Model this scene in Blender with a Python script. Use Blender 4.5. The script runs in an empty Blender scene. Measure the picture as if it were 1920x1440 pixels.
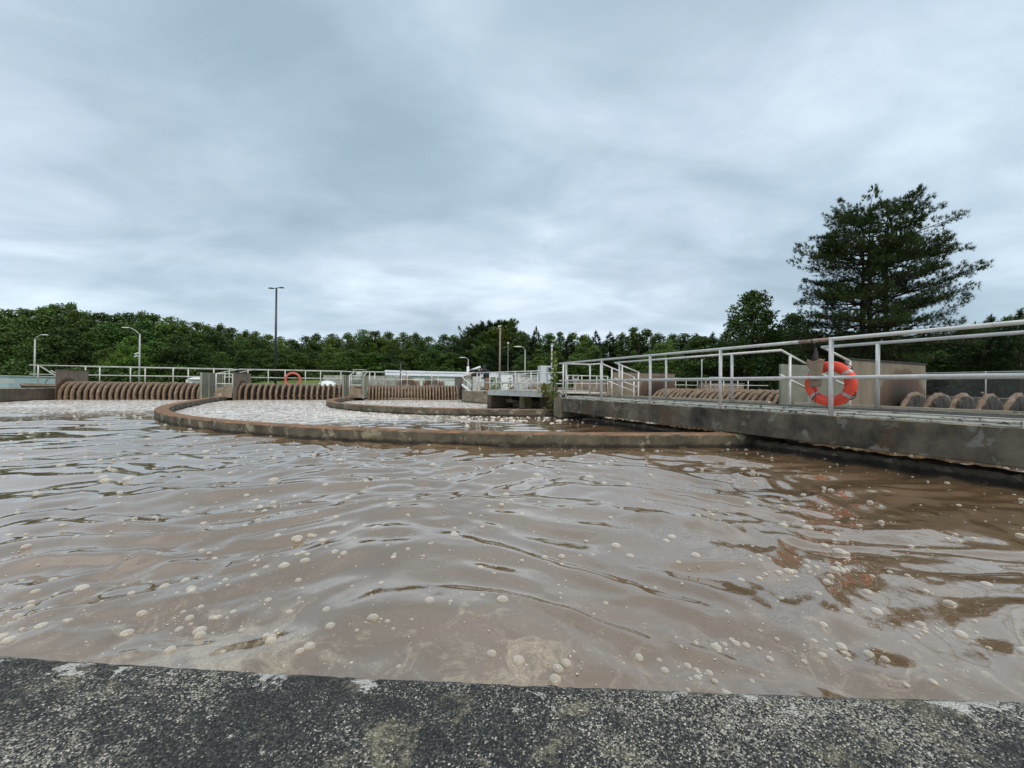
import bpy, math, random
import numpy as np
from mathutils import Vector, Matrix, Euler
R_ = math.radians
D = bpy.data
sc = bpy.context.scene
COL = sc.collection
rng = np.random.default_rng(7)
random.seed(7)

# ------------------------------------------------------------------ camera
EYE = 1.05
cam_d = D.cameras.new('camera'); cam = D.objects.new('camera', cam_d); COL.objects.link(cam)
cam_d.sensor_width = 36; cam_d.lens = 13.5; cam_d.clip_start = 0.02; cam_d.clip_end = 3000
RC = Matrix.Rotation(R_(90.21), 3, 'X') @ Matrix.Rotation(R_(0.63), 3, 'Z')
cam.matrix_world = Matrix.Translation((0, 0, EYE)) @ RC.to_4x4()
sc.camera = cam
sc.view_settings.view_transform = 'Standard'
sc.view_settings.look = 'None'
sc.view_settings.exposure = 0.64
sc.view_settings.gamma = 1.0
try:
    sc.cycles.max_bounces = 6; sc.cycles.transparent_max_bounces = 12
    sc.cycles.use_denoising = True
except Exception: pass

def ray(px, py):
    return RC @ Vector(((px-960)/720, -(py-720)/720, -1.0))
def P(px, py, Y):                       # where a sight line reaches distance Y
    d = ray(px, py); t = Y/d.y
    return Vector((d.x*t, Y, EYE+d.z*t))
def G(px, py, z):                       # where a sight line reaches height z
    d = ray(px, py); t = (z-EYE)/d.z
    return Vector((d.x*t, d.y*t, z))

# ------------------------------------------------------------------ world
SUN_EL, SUN_AZ = 52, 150     # azimuth clockwise from +Y
w = D.worlds.new('World'); sc.world = w; w.use_nodes = True
nt = w.node_tree; nt.nodes.clear()
def N(t, kind, **kw):
    n = t.nodes.new(kind)
    for k, v in kw.items():
        if k == 'inp':
            for a, b in v.items(): n.inputs[a].default_value = b
        else: setattr(n, k, v)
    return n
def ramp(t, pts, mode='LINEAR'):
    n = t.nodes.new('ShaderNodeValToRGB'); n.color_ramp.interpolation = mode
    e = n.color_ramp.elements
    while len(e) < len(pts): e.new(0.5)
    for i, (p, c) in enumerate(pts):
        e[i].position = p
        e[i].color = (c, c, c, 1) if not hasattr(c, '__len__') else (*c, 1)
    return n
def math_(t, op, a, b=None, clamp=False):
    n = t.nodes.new('ShaderNodeMath'); n.operation = op; n.use_clamp = clamp
    for i, v in enumerate((a, b)):
        if v is None: continue
        if hasattr(v, 'is_linked') or hasattr(v, 'node'): t.links.new(v, n.inputs[i])
        else: n.inputs[i].default_value = v
    return n.outputs[0]
def mixc(t, f, a, b, blend='MIX'):
    n = t.nodes.new('ShaderNodeMix'); n.data_type = 'RGBA'; n.blend_type = blend
    for s, v in ((0, f), (6, a), (7, b)):
        if hasattr(v, 'node'): t.links.new(v, n.inputs[s])
        elif s == 0: n.inputs[0].default_value = v
        else: n.inputs[s].default_value = (*v[:3], 1)
    return n.outputs[2]
tc = N(nt, 'ShaderNodeTexCoord')
sep = N(nt, 'ShaderNodeSeparateXYZ'); nt.links.new(tc.outputs['Generated'], sep.inputs[0])
zz = math_(nt, 'ADD', math_(nt, 'MAXIMUM', sep.outputs[2], 0.0), 0.20)
ux = math_(nt, 'DIVIDE', sep.outputs[0], zz); uy = math_(nt, 'DIVIDE', sep.outputs[1], zz)
comb = N(nt, 'ShaderNodeCombineXYZ'); nt.links.new(ux, comb.inputs[0]); nt.links.new(uy, comb.inputs[1])
def wnoise(scale, detail, rough, dist, loc, rot, sx=1, sy=1):
    m = N(nt, 'ShaderNodeMapping'); m.inputs['Location'].default_value = loc
    m.inputs['Rotation'].default_value = (0, 0, R_(rot)); m.inputs['Scale'].default_value = (sx, sy, 1)
    nt.links.new(comb.outputs[0], m.inputs[0])
    n = N(nt, 'ShaderNodeTexNoise', inp={'Scale': scale, 'Detail': detail, 'Roughness': rough, 'Distortion': dist})
    nt.links.new(m.outputs[0], n.inputs['Vector']); return n.outputs['Fac']
n1 = wnoise(0.50, 4, 0.48, 0.25, (3.1, 1.7, 0), 12, 1, 1.35)
n2 = wnoise(1.7, 7, 0.55, 0.35, (8.3, 4.2, 0), -18, 1, 1.5)
n3 = wnoise(0.45, 2, 0.4, 0.1, (1.3, 6.0, 2), 0)
s_ = math_(nt, 'ADD', math_(nt, 'MULTIPLY', n1, 0.70), math_(nt, 'MULTIPLY', n2, 0.30))
# the overcast is thinner to the west (left) and thicker to the east (right)
s_ = math_(nt, 'SUBTRACT', s_, math_(nt, 'MULTIPLY', sep.outputs[0], 0.060))
cr = ramp(nt, [(0.36, (0.265, 0.345, 0.42)), (0.45, (0.34, 0.425, 0.505)), (0.515, (0.435, 0.515, 0.605)), (0.575, (0.55, 0.63, 0.71)), (0.67, (0.75, 0.80, 0.85))])
nt.links.new(s_, cr.inputs[0])
tint = mixc(nt, math_(nt, 'MULTIPLY', math_(nt, 'SUBTRACT', n3, 0.42, True), 3.0, True), cr.outputs[0], (0.94, 1.01, 1.0), 'MULTIPLY')
hz = ramp(nt, [(0.0, 1.0), (0.10, 0.45), (0.28, 0.0)], 'EASE'); nt.links.new(sep.outputs[2], hz.inputs[0])
lowc = mixc(nt, math_(nt, 'MULTIPLY', hz.outputs[0], 0.30), tint, (0.58, 0.67, 0.76))
sky = N(nt, 'ShaderNodeTexSky'); sky.sky_type = 'NISHITA'; sky.sun_disc = False
sky.sun_elevation = R_(SUN_EL); sky.sun_rotation = R_(SUN_AZ); sky.dust_density = 3
bg1 = N(nt, 'ShaderNodeBackground', inp={'Strength': 0.05}); nt.links.new(sky.outputs[0], bg1.inputs[0])
bg2 = N(nt, 'ShaderNodeBackground', inp={'Strength': 0.96}); nt.links.new(lowc, bg2.inputs[0])
mx = N(nt, 'ShaderNodeMixShader', inp={0: 0.93}); nt.links.new(bg1.outputs[0], mx.inputs[1]); nt.links.new(bg2.outputs[0], mx.inputs[2])
wo = N(nt, 'ShaderNodeOutputWorld'); nt.links.new(mx.outputs[0], wo.inputs[0])

sd = D.lights.new('sun', 'SUN'); sd.energy = 1.5; sd.angle = R_(16); sd.color = (1, 0.90, 0.76)
so = D.objects.new('sun', sd); COL.objects.link(so)
az = R_(SUN_AZ); el = R_(SUN_EL)
sdir = Vector((math.sin(az)*math.cos(el), math.cos(az)*math.cos(el), math.sin(el)))
so.rotation_euler = sdir.to_track_quat('Z', 'Y').to_euler()

# ------------------------------------------------------------------ mesh helpers
class MB:
    def __init__(s): s.v = []; s.f = []; s.m = []; s.n = 0
    def add(s, vs, fs, mi=0):
        o = s.n; s.v.extend([tuple(v) for v in vs]); s.n += len(vs)
        s.f.extend([tuple(i+o for i in f) for f in fs]); s.m.extend([mi]*len(fs)); return s
    def box(s, c, size, rz=0, mi=0, R=None, top=(1, 1)):
        x, y, z = [a/2 for a in size]; c = Vector(c)
        M = R if R is not None else Matrix.Rotation(rz, 3, 'Z')
        vs = []
        for k in (-1, 1):
            fx, fy = (top if k > 0 else (1, 1))
            for a, b in ((-1, -1), (1, -1), (1, 1), (-1, 1)):
                vs.append(c + M @ Vector((a*x*fx, b*y*fy, k*z)))
        return s.add(vs, [(3, 2, 1, 0), (4, 5, 6, 7), (0, 1, 5, 4), (1, 2, 6, 5), (2, 3, 7, 6), (3, 0, 4, 7)], mi)
    def tube(s, pts, r, seg=8, mi=0, cap=True):
        pts = [Vector(p) for p in pts]; n = len(pts)
        rs = r if hasattr(r, '__len__') else [r]*n
        vs = []; prev = None
        for i, p in enumerate(pts):
            t = (pts[min(i+1, n-1)] - pts[max(i-1, 0)])
            if t.length < 1e-9: t = Vector((0, 0, 1))
            t.normalize()
            if prev is None:
                a = Vector((0, 0, 1)) if abs(t.z) < 0.9 else Vector((1, 0, 0))
                e = t.cross(a).normalized()
            else:
                e = (prev - t*prev.dot(t)).normalized()
            prev = e; g = t.cross(e)
            for k in range(seg):
                an = 2*math.pi*k/seg
                vs.append(p + (e*math.cos(an) + g*math.sin(an))*rs[i])
        fs = [(i*seg+k, i*seg+(k+1) % seg, (i+1)*seg+(k+1) % seg, (i+1)*seg+k) for i in range(n-1) for k in range(seg)]
        if cap: fs += [tuple(range(seg-1, -1, -1)), tuple(range((n-1)*seg, n*seg))]
        return s.add(vs, fs, mi)
    def lathe(s, c, prof, seg=16, mi=0, M=None):      # prof: (r, z)
        M = M or Matrix.Identity(3); c = Vector(c); vs = []
        for r, z in prof:
            for k in range(seg):
                an = 2*math.pi*k/seg; vs.append(c + M @ Vector((r*math.cos(an), r*math.sin(an), z)))
        n = len(prof)
        fs = [(i*seg+k, i*seg+(k+1) % seg, (i+1)*seg+(k+1) % seg, (i+1)*seg+k) for i in range(n-1) for k in range(seg)]
        fs += [tuple(range(seg-1, -1, -1)), tuple(range((n-1)*seg, n*seg))]
        return s.add(vs, fs, mi)
    def torus(s, c, Rr, r, M, seg=40, ts=14, a0=0, a1=2*math.pi, mi=0, flat=1):
        c = Vector(c); vs = []; full = abs(a1-a0-2*math.pi) < 1e-6; n = seg if full else seg+1
        for i in range(n):
            a = a0+(a1-a0)*i/seg
            for k in range(ts):
                b = 2*math.pi*k/ts; rr = Rr + r*math.cos(b)
                vs.append(c + M @ Vector((rr*math.cos(a), rr*math.sin(a), r*flat*math.sin(b))))
        fs = [(i*ts+k, ((i+1) % n)*ts+k, ((i+1) % n)*ts+(k+1) % ts, i*ts+(k+1) % ts) for i in range(seg) for k in range(ts)]
        return s.add(vs, fs, mi)
    def build(s, name, mats, parent=None, smooth=False, world_parent=True):
        me = D.meshes.new(name); me.from_pydata(s.v, [], s.f)
        mats = mats if isinstance(mats, (list, tuple)) else [mats]
        for m in mats: me.materials.append(m)
        if len(mats) > 1: me.polygons.foreach_set('material_index', s.m)
        if smooth: me.polygons.foreach_set('use_smooth', [True]*len(me.polygons))
        me.update()
        o = D.objects.new(name, me); COL.objects.link(o)
        if parent:
            o.parent = parent
            if world_parent: o.matrix_parent_inverse = parent.matrix_world.inverted() if False else Matrix.LocRotScale(parent.location, parent.rotation_euler, parent.scale).inverted()
        return o
def tag(o, label, cat, group=None, kind=None):
    if label: o['label'] = label
    if cat: o['category'] = cat
    if group: o['group'] = group
    if kind: o['kind'] = kind
    return o
def thing(name, label, cat, loc=(0, 0, 0), group=None):
    o = D.objects.new(name, None); o.empty_display_size = 0.2; COL.objects.link(o); o.location = loc
    return tag(o, label, cat, group)
def copy_tree(o, parent=None):
    c = o.copy(); COL.objects.link(c)
    if parent: c.parent = parent
    for ch in KIDS.get(o.name, []): copy_tree(ch, c)
    return c
KIDS = {}
def np_mesh(name, V, F, mat, parent=None, smooth=False):
    V = np.asarray(V, np.float32); F = np.asarray(F, np.int32); k = F.shape[1]
    me = D.meshes.new(name); me.vertices.add(len(V)); me.vertices.foreach_set('co', V.ravel())
    me.loops.add(F.size); me.loops.foreach_set('vertex_index', F.ravel())
    me.polygons.add(len(F)); me.polygons.foreach_set('loop_start', np.arange(0, F.size, k, dtype=np.int32))
    me.polygons.foreach_set('loop_total', np.full(len(F), k, np.int32))
    if smooth: me.polygons.foreach_set('use_smooth', np.ones(len(F), bool))
    me.update(calc_edges=True); me.validate()
    if mat: me.materials.append(mat)
    o = D.objects.new(name, me); COL.objects.link(o)
    if parent: o.parent = parent
    return o

# ------------------------------------------------------------------ materials
def mat_new(name):
    m = D.materials.new(name); m.use_nodes = True; t = m.node_tree
    b = t.nodes['Principled BSDF']; return m, t, b
def tcoord(t, kind='Object', scale=None, rot=None):
    c = N(t, 'ShaderNodeTexCoord')
    if scale is None: return c.outputs[kind]
    mp = N(t, 'ShaderNodeMapping'); mp.inputs['Scale'].default_value = scale
    if rot: mp.inputs['Rotation'].default_value = rot
    t.links.new(c.outputs[kind], mp.inputs[0]); return mp.outputs[0]
def noise(t, vec, scale, detail=4, rough=0.55, dist=0, out='Fac'):
    n = N(t, 'ShaderNodeTexNoise', inp={'Scale': scale, 'Detail': detail, 'Roughness': rough, 'Distortion': dist})
    if vec: t.links.new(vec, n.inputs['Vector'])
    return n.outputs[out]
def bump(t, b, h, strength, dist=0.01):
    n = N(t, 'ShaderNodeBump', inp={'Strength': strength, 'Distance': dist}); t.links.new(h, n.inputs['Height'])
    t.links.new(n.outputs[0], b.inputs['Normal']); return n
def simple(name, c1, c2=None, scale=6, rough=0.6, metal=0, bmp=0.2, bdist=0.004, spots=None, spot_at=0.62, spot_scale=9):
    m, t, b = mat_new(name); v = tcoord(t)
    b.inputs['Roughness'].default_value = rough; b.inputs['Metallic'].default_value = metal
    n = noise(t, v, scale, 6, 0.6)
    rp = ramp(t, [(0.35, c1), (0.68, c2 or tuple(x*0.8 for x in c1))]); t.links.new(n, rp.inputs[0]); c = rp.outputs[0]
    if spots:
        n_ = noise(t, v, spot_scale, 5, 0.65); r2 = ramp(t, [(spot_at, 0.0), (spot_at+0.05, 1.0)]); t.links.new(n_, r2.inputs[0])
        c = mixc(t, r2.outputs[0], c, spots)
    t.links.new(c, b.inputs['Base Color'])
    if bmp: bump(t, b, noise(t, v, scale*9, 4), bmp, bdist)
    return m
M = {}
M['paint'] = simple('grey_white_rail_paint', (0.70, 0.70, 0.68), (0.54, 0.54, 0.52), 7, 0.45, 0, 0.15, 0.001, (0.27, 0.19, 0.13), 0.66, 5)
M['paint_far'] = simple('pale_rail_paint', (0.62, 0.64, 0.62), (0.40, 0.40, 0.37), 2.5, 0.5, 0, 0)
M['galv'] = simple('galvanised_steel', (0.44, 0.46, 0.45), (0.32, 0.33, 0.31), 4, 0.6, 0.0, 0)
M['white'] = simple('white_enamel', (0.72, 0.76, 0.78), (0.6, 0.63, 0.64), 3, 0.45, 0, 0)
M['blue_box'] = simple('pale_blue_enclosure_paint', (0.36, 0.47, 0.52), (0.30, 0.41, 0.46), 2, 0.5, 0, 0)
M['cab'] = simple('pale_grey_blue_cabinet_paint', (0.52, 0.56, 0.58), (0.46, 0.49, 0.51), 2, 0.45, 0, 0)
M['dark'] = simple('dark_fitting', (0.02, 0.02, 0.022), (0.035, 0.03, 0.03), 5, 0.5, 0, 0)
M['pole_dark'] = simple('dark_bronze_pole', (0.022, 0.026, 0.034), (0.03, 0.034, 0.042), 3, 0.4, 0, 0)
M['grate'] = simple('dull_deck_grating', (0.16, 0.16, 0.14), (0.09, 0.09, 0.08), 6, 0.7, 0, 0)
M['rust_rail'] = simple('rusty_pink_pipe', (0.36, 0.27, 0.23), (0.22, 0.14, 0.11), 12, 0.7, 0, 0.2, 0.001)
M['wood_pole'] = simple('weathered_pole_wood', (0.27, 0.23, 0.18), (0.19, 0.16, 0.13), 3, 0.8, 0, 0.3)
M['plank'] = simple('pale_weathered_plank', (0.52, 0.45, 0.33), (0.38, 0.32, 0.24), 8, 0.8, 0, 0.3, 0.003, (0.2, 0.16, 0.11), 0.63, 6)
M['orange'] = simple('orange_buoy_shell', (0.80, 0.075, 0.035), (0.62, 0.06, 0.03), 5, 0.42, 0, 0.15, 0.001)
M['faded'] = simple('sun_faded_orange_shell', (0.55, 0.14, 0.09), (0.42, 0.10, 0.07), 3, 0.6, 0, 0)
M['reflect'] = simple('silver_reflective_tape', (0.42, 0.41, 0.39), (0.30, 0.28, 0.26), 20, 0.5, 0.1, 0)
M['rope'] = simple('dark_cord', (0.03, 0.025, 0.03), (0.06, 0.05, 0.05), 30, 0.9, 0, 0)
M['skin'] = simple('skin', (0.42, 0.24, 0.17), (0.38, 0.21, 0.15), 8, 0.5, 0, 0)
M['hoodie'] = simple('dark_hoodie_cloth', (0.012, 0.012, 0.016), (0.02, 0.02, 0.024), 8, 0.9, 0, 0)
M['hood_green'] = simple('dark_green_cloth', (0.012, 0.045, 0.042), (0.01, 0.03, 0.03), 8, 0.9, 0, 0)
M['khaki'] = simple('tan_trouser_cloth', (0.22, 0.15, 0.10), (0.16, 0.11, 0.08), 9, 0.9, 0, 0)
M['cap'] = simple('tan_cap_cloth', (0.45, 0.36, 0.22), (0.38, 0.3, 0.18), 9, 0.9, 0, 0)
M['bark'] = simple('bark', (0.060, 0.042, 0.032), (0.035, 0.026, 0.02), 5, 0.9, 0, 0.6, 0.03)
M['soil'] = simple('soil', (0.12, 0.09, 0.06), (0.08, 0.06, 0.04), 2, 0.95, 0, 0)
M['rubble'] = simple('pale_rubble', (0.30, 0.26, 0.21), (0.18, 0.15, 0.11), 6, 0.9, 0, 0.4)
M['rust_steel'] = simple('rusty_steel', (0.17, 0.09, 0.055), (0.10, 0.06, 0.04), 6, 0.8, 0, 0.2)

def concrete(name, side, side2, top, light=(0.34, 0.31, 0.26), streak=True, water=True, topn=0.5, moss=None, lat=0.60):
    """weathered concrete: its own top-surface colour, streaked sides, wet algae band at the waterline"""
    m, t, b = mat_new(name); v = tcoord(t, 'Object')
    b.inputs['Roughness'].default_value = 0.85
    a = noise(t, v, 1.7, 8, 0.65); ra = ramp(t, [(0.36, side), (0.62, side2)]); t.links.new(a, ra.inputs[0]); c = ra.outputs[0]
    if streak:
        vs = tcoord(t, 'Object', (3, 3, 0.5)); s = noise(t, vs, 1.3, 7, 0.7)
        rs = ramp(t, [(0.38, 0.55), (0.60, 1.15)]); t.links.new(s, rs.inputs[0]); c = mixc(t, 0.5, c, rs.outputs[0], 'MULTIPLY')
    l = noise(t, v, 3.2, 7, 0.7, 0.4); rl = ramp(t, [(lat, 0.0), (lat+0.05, 0.75)]); t.links.new(l, rl.inputs[0]); c = mixc(t, rl.outputs[0], c, light)
    if moss:
        l2 = noise(t, v, 1.3, 5, 0.7, 0.2); rl2 = ramp(t, [(0.56, 0.0), (0.66, 0.7)]); t.links.new(l2, rl2.inputs[0]); c = mixc(t, rl2.outputs[0], c, moss)
    g = N(t, 'ShaderNodeNewGeometry'); sp = N(t, 'ShaderNodeSeparateXYZ'); t.links.new(g.outputs['Normal'], sp.inputs[0])
    sz = N(t, 'ShaderNodeSeparateXYZ'); t.links.new(g.outputs['Position'], sz.inputs[0])
    if water:
        h = math_(t, 'ADD', sz.outputs[2], math_(t, 'MULTIPLY', math_(t, 'SUBTRACT', noise(t, v, 6, 4), 0.5), 0.12))
        rw = ramp(t, [(0.0, 0.22), (0.05, 0.30), (0.085, 1.0)]); t.links.new(h, rw.inputs[0]); c = mixc(t, 1.0, c, rw.outputs[0], 'MULTIPLY')
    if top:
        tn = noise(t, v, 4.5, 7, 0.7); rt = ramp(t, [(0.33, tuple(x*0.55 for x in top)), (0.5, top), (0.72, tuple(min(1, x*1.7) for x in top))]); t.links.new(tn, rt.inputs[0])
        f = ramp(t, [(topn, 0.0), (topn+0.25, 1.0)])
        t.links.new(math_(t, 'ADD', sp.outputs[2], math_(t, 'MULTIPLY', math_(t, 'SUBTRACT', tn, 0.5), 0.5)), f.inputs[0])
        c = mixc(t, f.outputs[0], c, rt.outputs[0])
    t.links.new(c, b.inputs['Base Color'])
    bump(t, b, noise(t, v, 22, 8, 0.7), 0.6, 0.015)
    return m
M['ring'] = concrete('weathered_channel_wall_concrete', (0.045, 0.038, 0.026), (0.15, 0.13, 0.09), (0.21, 0.115, 0.060), (0.32, 0.29, 0.21), lat=0.56)
M['beam'] = concrete('dark_stained_beam_concrete', (0.034, 0.029, 0.022), (0.165, 0.140, 0.100), (0.30, 0.25, 0.17), (0.24, 0.23, 0.20), water=False, moss=(0.13, 0.075, 0.035), lat=0.57)
M['island'] = concrete('stained_tan_concrete', (0.15, 0.12, 0.08), (0.29, 0.24, 0.165), (0.35, 0.30, 0.22), (0.42, 0.36, 0.27), water=True)
M['far_conc'] = concrete('dark_far_wall_concrete', (0.07, 0.055, 0.042), (0.12, 0.095, 0.07), (0.30, 0.27, 0.22), (0.17, 0.14, 0.10), water=True)
M['grey_conc'] = concrete('pale_grey_concrete', (0.26, 0.27, 0.25), (0.44, 0.45, 0.42), (0.42, 0.42, 0.4), (0.5, 0.5, 0.47), water=False)
M['slab'] = concrete('walkway_slab_concrete', (0.17, 0.13, 0.10), (0.28, 0.23, 0.18), (0.42, 0.38, 0.32), (0.4, 0.35, 0.28), water=False)
M['panel'] = simple('weathered_grey_green_panel', (0.25, 0.27, 0.22), (0.17, 0.18, 0.14), 2.0, 0.75, 0, 0.1, 0.002, (0.13, 0.14, 0.09), 0.62, 1.5)

# paint peeling from the steel channel along the bridge
m, t, b = mat_new('peeling_white_channel_paint'); v = tcoord(t, 'Object'); b.inputs['Roughness'].default_value = 0.6
n_ = noise(t, tcoord(t, 'Object', (1, 1, 3)), 9, 7, 0.75, 0.5); rp = ramp(t, [(0.54, (0.68, 0.67, 0.58)), (0.57, (0.30, 0.29, 0.24)), (0.59, (0.02, 0.018, 0.015))]); t.links.new(n_, rp.inputs[0])
t.links.new(rp.outputs[0], b.inputs['Base Color']); M['peel'] = m

# splash-stained end plates: the stain is the brown sludge the rotor throws on the plate (object space, shaft at origin)
def plate_mat(name, mul):
    m, t, b = mat_new(name); b.inputs['Roughness'].default_value = 0.7
    oc = N(t, 'ShaderNodeTexCoord').outputs['Object']; vl = N(t, 'ShaderNodeVectorMath', operation='LENGTH'); t.links.new(oc, vl.inputs[0])
    rr = math_(t, 'ADD', vl.outputs['Value'], math_(t, 'MULTIPLY', math_(t, 'SUBTRACT', noise(t, oc, 3, 5, 0.6), 0.5), 0.35))
    rp = ramp(t, [(0.38, (0.016, 0.013, 0.010)), (0.52, (0.038, 0.025, 0.017)), (0.66, (0.090, 0.052, 0.034)), (0.76, (0.13, 0.085, 0.057)), (0.80, (0.205, 0.17, 0.125))])
    mr = math_(t, 'MULTIPLY', rr, mul); t.links.new(mr, rp.inputs[0])
    gg = noise(t, tcoord(t, 'Object', (1, 1, 0.3)), 4, 5, 0.6); rg = ramp(t, [(0.3, 0.72), (0.7, 1.15)]); t.links.new(gg, rg.inputs[0])
    t.links.new(mixc(t, 1.0, rp.outputs[0], rg.outputs[0], 'MULTIPLY'), b.inputs['Base Color'])
    return m
M['plate'] = plate_mat('splash_stained_plate', 0.62); M['plate_small'] = plate_mat('splash_stained_small_plate', 0.80)

# rotor disc: sludge-caked plastic, rim lightened as lit from above, wet face darkened
def disc_mat(name, c1, c2, spec):
    m, t, b = mat_new(name); v = tcoord(t, 'Object'); b.inputs['Roughness'].default_value = spec
    a = noise(t, v, 11, 6, 0.7); rp = ramp(t, [(0.32, c1), (0.55, c2), (0.72, tuple(min(1, x*1.9) for x in c2))]); t.links.new(a, rp.inputs[0])
    t.links.new(rp.outputs[0], b.inputs['Base Color']); bump(t, b, noise(t, v, 26, 6, 0.75), 1.0, 0.05); return m
M['rim'] = disc_mat('sludge_coated_toplit_rim', (0.15, 0.10, 0.063), (0.27, 0.19, 0.125), 0.45)
M['face'] = disc_mat('wet_shaded_disc_face', (0.010, 0.009, 0.007), (0.05, 0.040, 0.026), 0.35)

# coping right below the camera: exposed aggregate with lichen
m, t, b = mat_new('exposed_aggregate_coping'); v = tcoord(t, 'Object'); b.inputs['Roughness'].default_value = 0.9
vo = N(t, 'ShaderNodeTexVoronoi', inp={'Scale': 520, 'Randomness': 1.0}); t.links.new(v, vo.inputs['Vector'])
hs = N(t, 'ShaderNodeSeparateColor'); t.links.new(vo.outputs['Color'], hs.inputs[0])
den = noise(t, v, 5.0, 10, 0.72, 0.3)
big = noise(t, v, 26, 9, 0.78, 0.5)
thr = math_(t, 'ADD', math_(t, 'MULTIPLY', den, 2.4), math_(t, 'MULTIPLY', math_(t, 'SUBTRACT', big, 0.22), 1.15))
lit = math_(t, 'ADD', hs.outputs[0], thr)
rl = ramp(t, [(0.0, 0.0), (1.0, 1.0)]); sel = math_(t, 'MULTIPLY', math_(t, 'SUBTRACT', lit, 2.20), 5.0, True)
base = ramp(t, [(0.0, (0.014, 0.015, 0.016)), (0.5, (0.034, 0.036, 0.036)), (0.85, (0.080, 0.082, 0.078)), (1.0, (0.15, 0.15, 0.135))]); t.links.new(hs.outputs[1], base.inputs[0])
lcol = ramp(t, [(0.0, (0.17, 0.165, 0.14)), (0.6, (0.42, 0.40, 0.33)), (1.0, (0.85, 0.80, 0.68))]); t.links.new(hs.outputs[2], lcol.inputs[0])
c = mixc(t, sel, base.outputs[0], lcol.outputs[0])
ly = noise(t, v, 8.0, 8, 0.72, 0.3); r1 = ramp(t, [(0.555, 0.0), (0.65, 0.8)]); t.links.new(ly, r1.inputs[0])
c = mixc(t, math_(t, 'MULTIPLY', r1.outputs[0], math_(t, 'MULTIPLY', math_(t, 'ADD', hs.outputs[0], 0.15), 1.1, True)), c, (0.47, 0.43, 0.29))
wp = N(t, 'ShaderNodeTexCoord').outputs['Object']; n5 = noise(t, wp, 13, 8, 0.75, 0.6); att = N(t, 'ShaderNodeAttribute', attribute_name='edge')
r2 = ramp(t, [(0.675, 0.0), (0.70, 1.0)]); t.links.new(math_(t, 'ADD', n5, math_(t, 'MULTIPLY', att.outputs['Fac'], 0.135)), r2.inputs[0])
c = mixc(t, math_(t, 'MULTIPLY', r2.outputs[0], 0.9), c, (0.72, 0.71, 0.66))
n6 = noise(t, wp, 5.3, 3, 0.5, 1.2); r3 = ramp(t, [(0.735, 0.0), (0.77, 0.8)]); t.links.new(n6, r3.inputs[0]); c = mixc(t, r3.outputs[0], c, (0.33, 0.16, 0.08))
t.links.new(c, b.inputs['Base Color'])
hh = math_(t, 'ADD', math_(t, 'MULTIPLY', vo.outputs['Distance'], -1.0), math_(t, 'MULTIPLY', big, 1.5)); bump(t, b, hh, 1.0, 0.0035)
M['coping'] = m

# channel water: opaque brown mixed liquor with a glossy surface, foam by attribute
m, t, b = mat_new('brown_mixed_liquor'); v = tcoord(t, 'Object')
at = N(t, 'ShaderNodeAttribute', attribute_name='foam'); at2 = N(t, 'ShaderNodeAttribute', attribute_name='scum')
mud = noise(t, v, 0.9, 5, 0.6, 0.6); rm = ramp(t, [(0.3, (0.146, 0.094, 0.053)), (0.7, (0.205, 0.138, 0.083))]); t.links.new(mud, rm.inputs[0])
fine = noise(t, v, 60, 5, 0.7); rf = ramp(t, [(0.3, 0.88), (0.7, 1.14)]); t.links.new(fine, rf.inputs[0]); c = mixc(t, 1, rm.outputs[0], rf.outputs[0], 'MULTIPLY')
sn = noise(t, v, 5.5, 9, 0.74, 1.4); sf = math_(t, 'MULTIPLY', math_(t, 'SUBTRACT', math_(t, 'ADD', sn, math_(t, 'MULTIPLY', at2.outputs['Fac'], 0.25)), 0.70), 6.0, True)
vb = N(t, 'ShaderNodeTexVoronoi', inp={'Scale': 120}); t.links.new(v, vb.inputs['Vector'])
sf2 = math_(t, 'MULTIPLY', sf, math_(t, 'ADD', math_(t, 'MULTIPLY', vb.outputs['Distance'], 1.1), 0.22), True)
c = mixc(t, math_(t, 'MULTIPLY', sf2, 0.8), c, (0.50, 0.42, 0.30))
fn = noise(t, tcoord(t, 'Object', (1, 1, 1)), 5.2, 8, 0.75, 0.8)
v2 = N(t, 'ShaderNodeTexVoronoi', inp={'Scale': 22}); t.links.new(v, v2.inputs['Vector'])
fs = math_(t, 'ADD', math_(t, 'MULTIPLY', fn, 0.95), math_(t, 'MULTIPLY', math_(t, 'SUBTRACT', 0.6, v2.outputs['Distance']), 0.18))
ff = math_(t, 'MULTIPLY', math_(t, 'SUBTRACT', math_(t, 'ADD', fs, math_(t, 'MULTIPLY', at.outputs['Fac'], 0.36)), 0.705), 4.5, True)
ff = math_(t, 'MULTIPLY', ff, math_(t, 'MULTIPLY', at.outputs['Fac'], 2.5, True), True)
c = mixc(t, ff, c, (0.78, 0.74, 0.70))
t.links.new(c, b.inputs['Base Color'])
b.inputs['IOR'].default_value = 2.15; b.inputs['Specular Tint'].default_value = (1.0, 0.94, 0.86, 1); b.inputs['Coat Tint'].default_value = (1.0, 0.97, 0.92, 1); b.inputs['Coat Weight'].default_value = 1.0; b.inputs['Coat IOR'].default_value = 1.9; b.inputs['Coat Roughness'].default_value = 0.02
ro = math_(t, 'ADD', math_(t, 'MULTIPLY', ff, 0.45), math_(t, 'ADD', math_(t, 'MULTIPLY', sf2, 0.3), 0.045)); t.links.new(ro, b.inputs['Roughness']); t.links.new(math_(t, 'MULTIPLY', math_(t, 'SUBTRACT', 1.0, ff), 0.6), b.inputs['Coat Weight'])
hb = math_(t, 'ADD', math_(t, 'MULTIPLY', noise(t, v, 9, 3, 0.5), 1.0), math_(t, 'MULTIPLY', ff, 0.8))
bump(t, b, math_(t, 'ADD', hb, math_(t, 'MULTIPLY', noise(t, v, 70, 3, 0.5), 0.05)), 0.16, 0.02)
M['water'] = m
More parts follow.
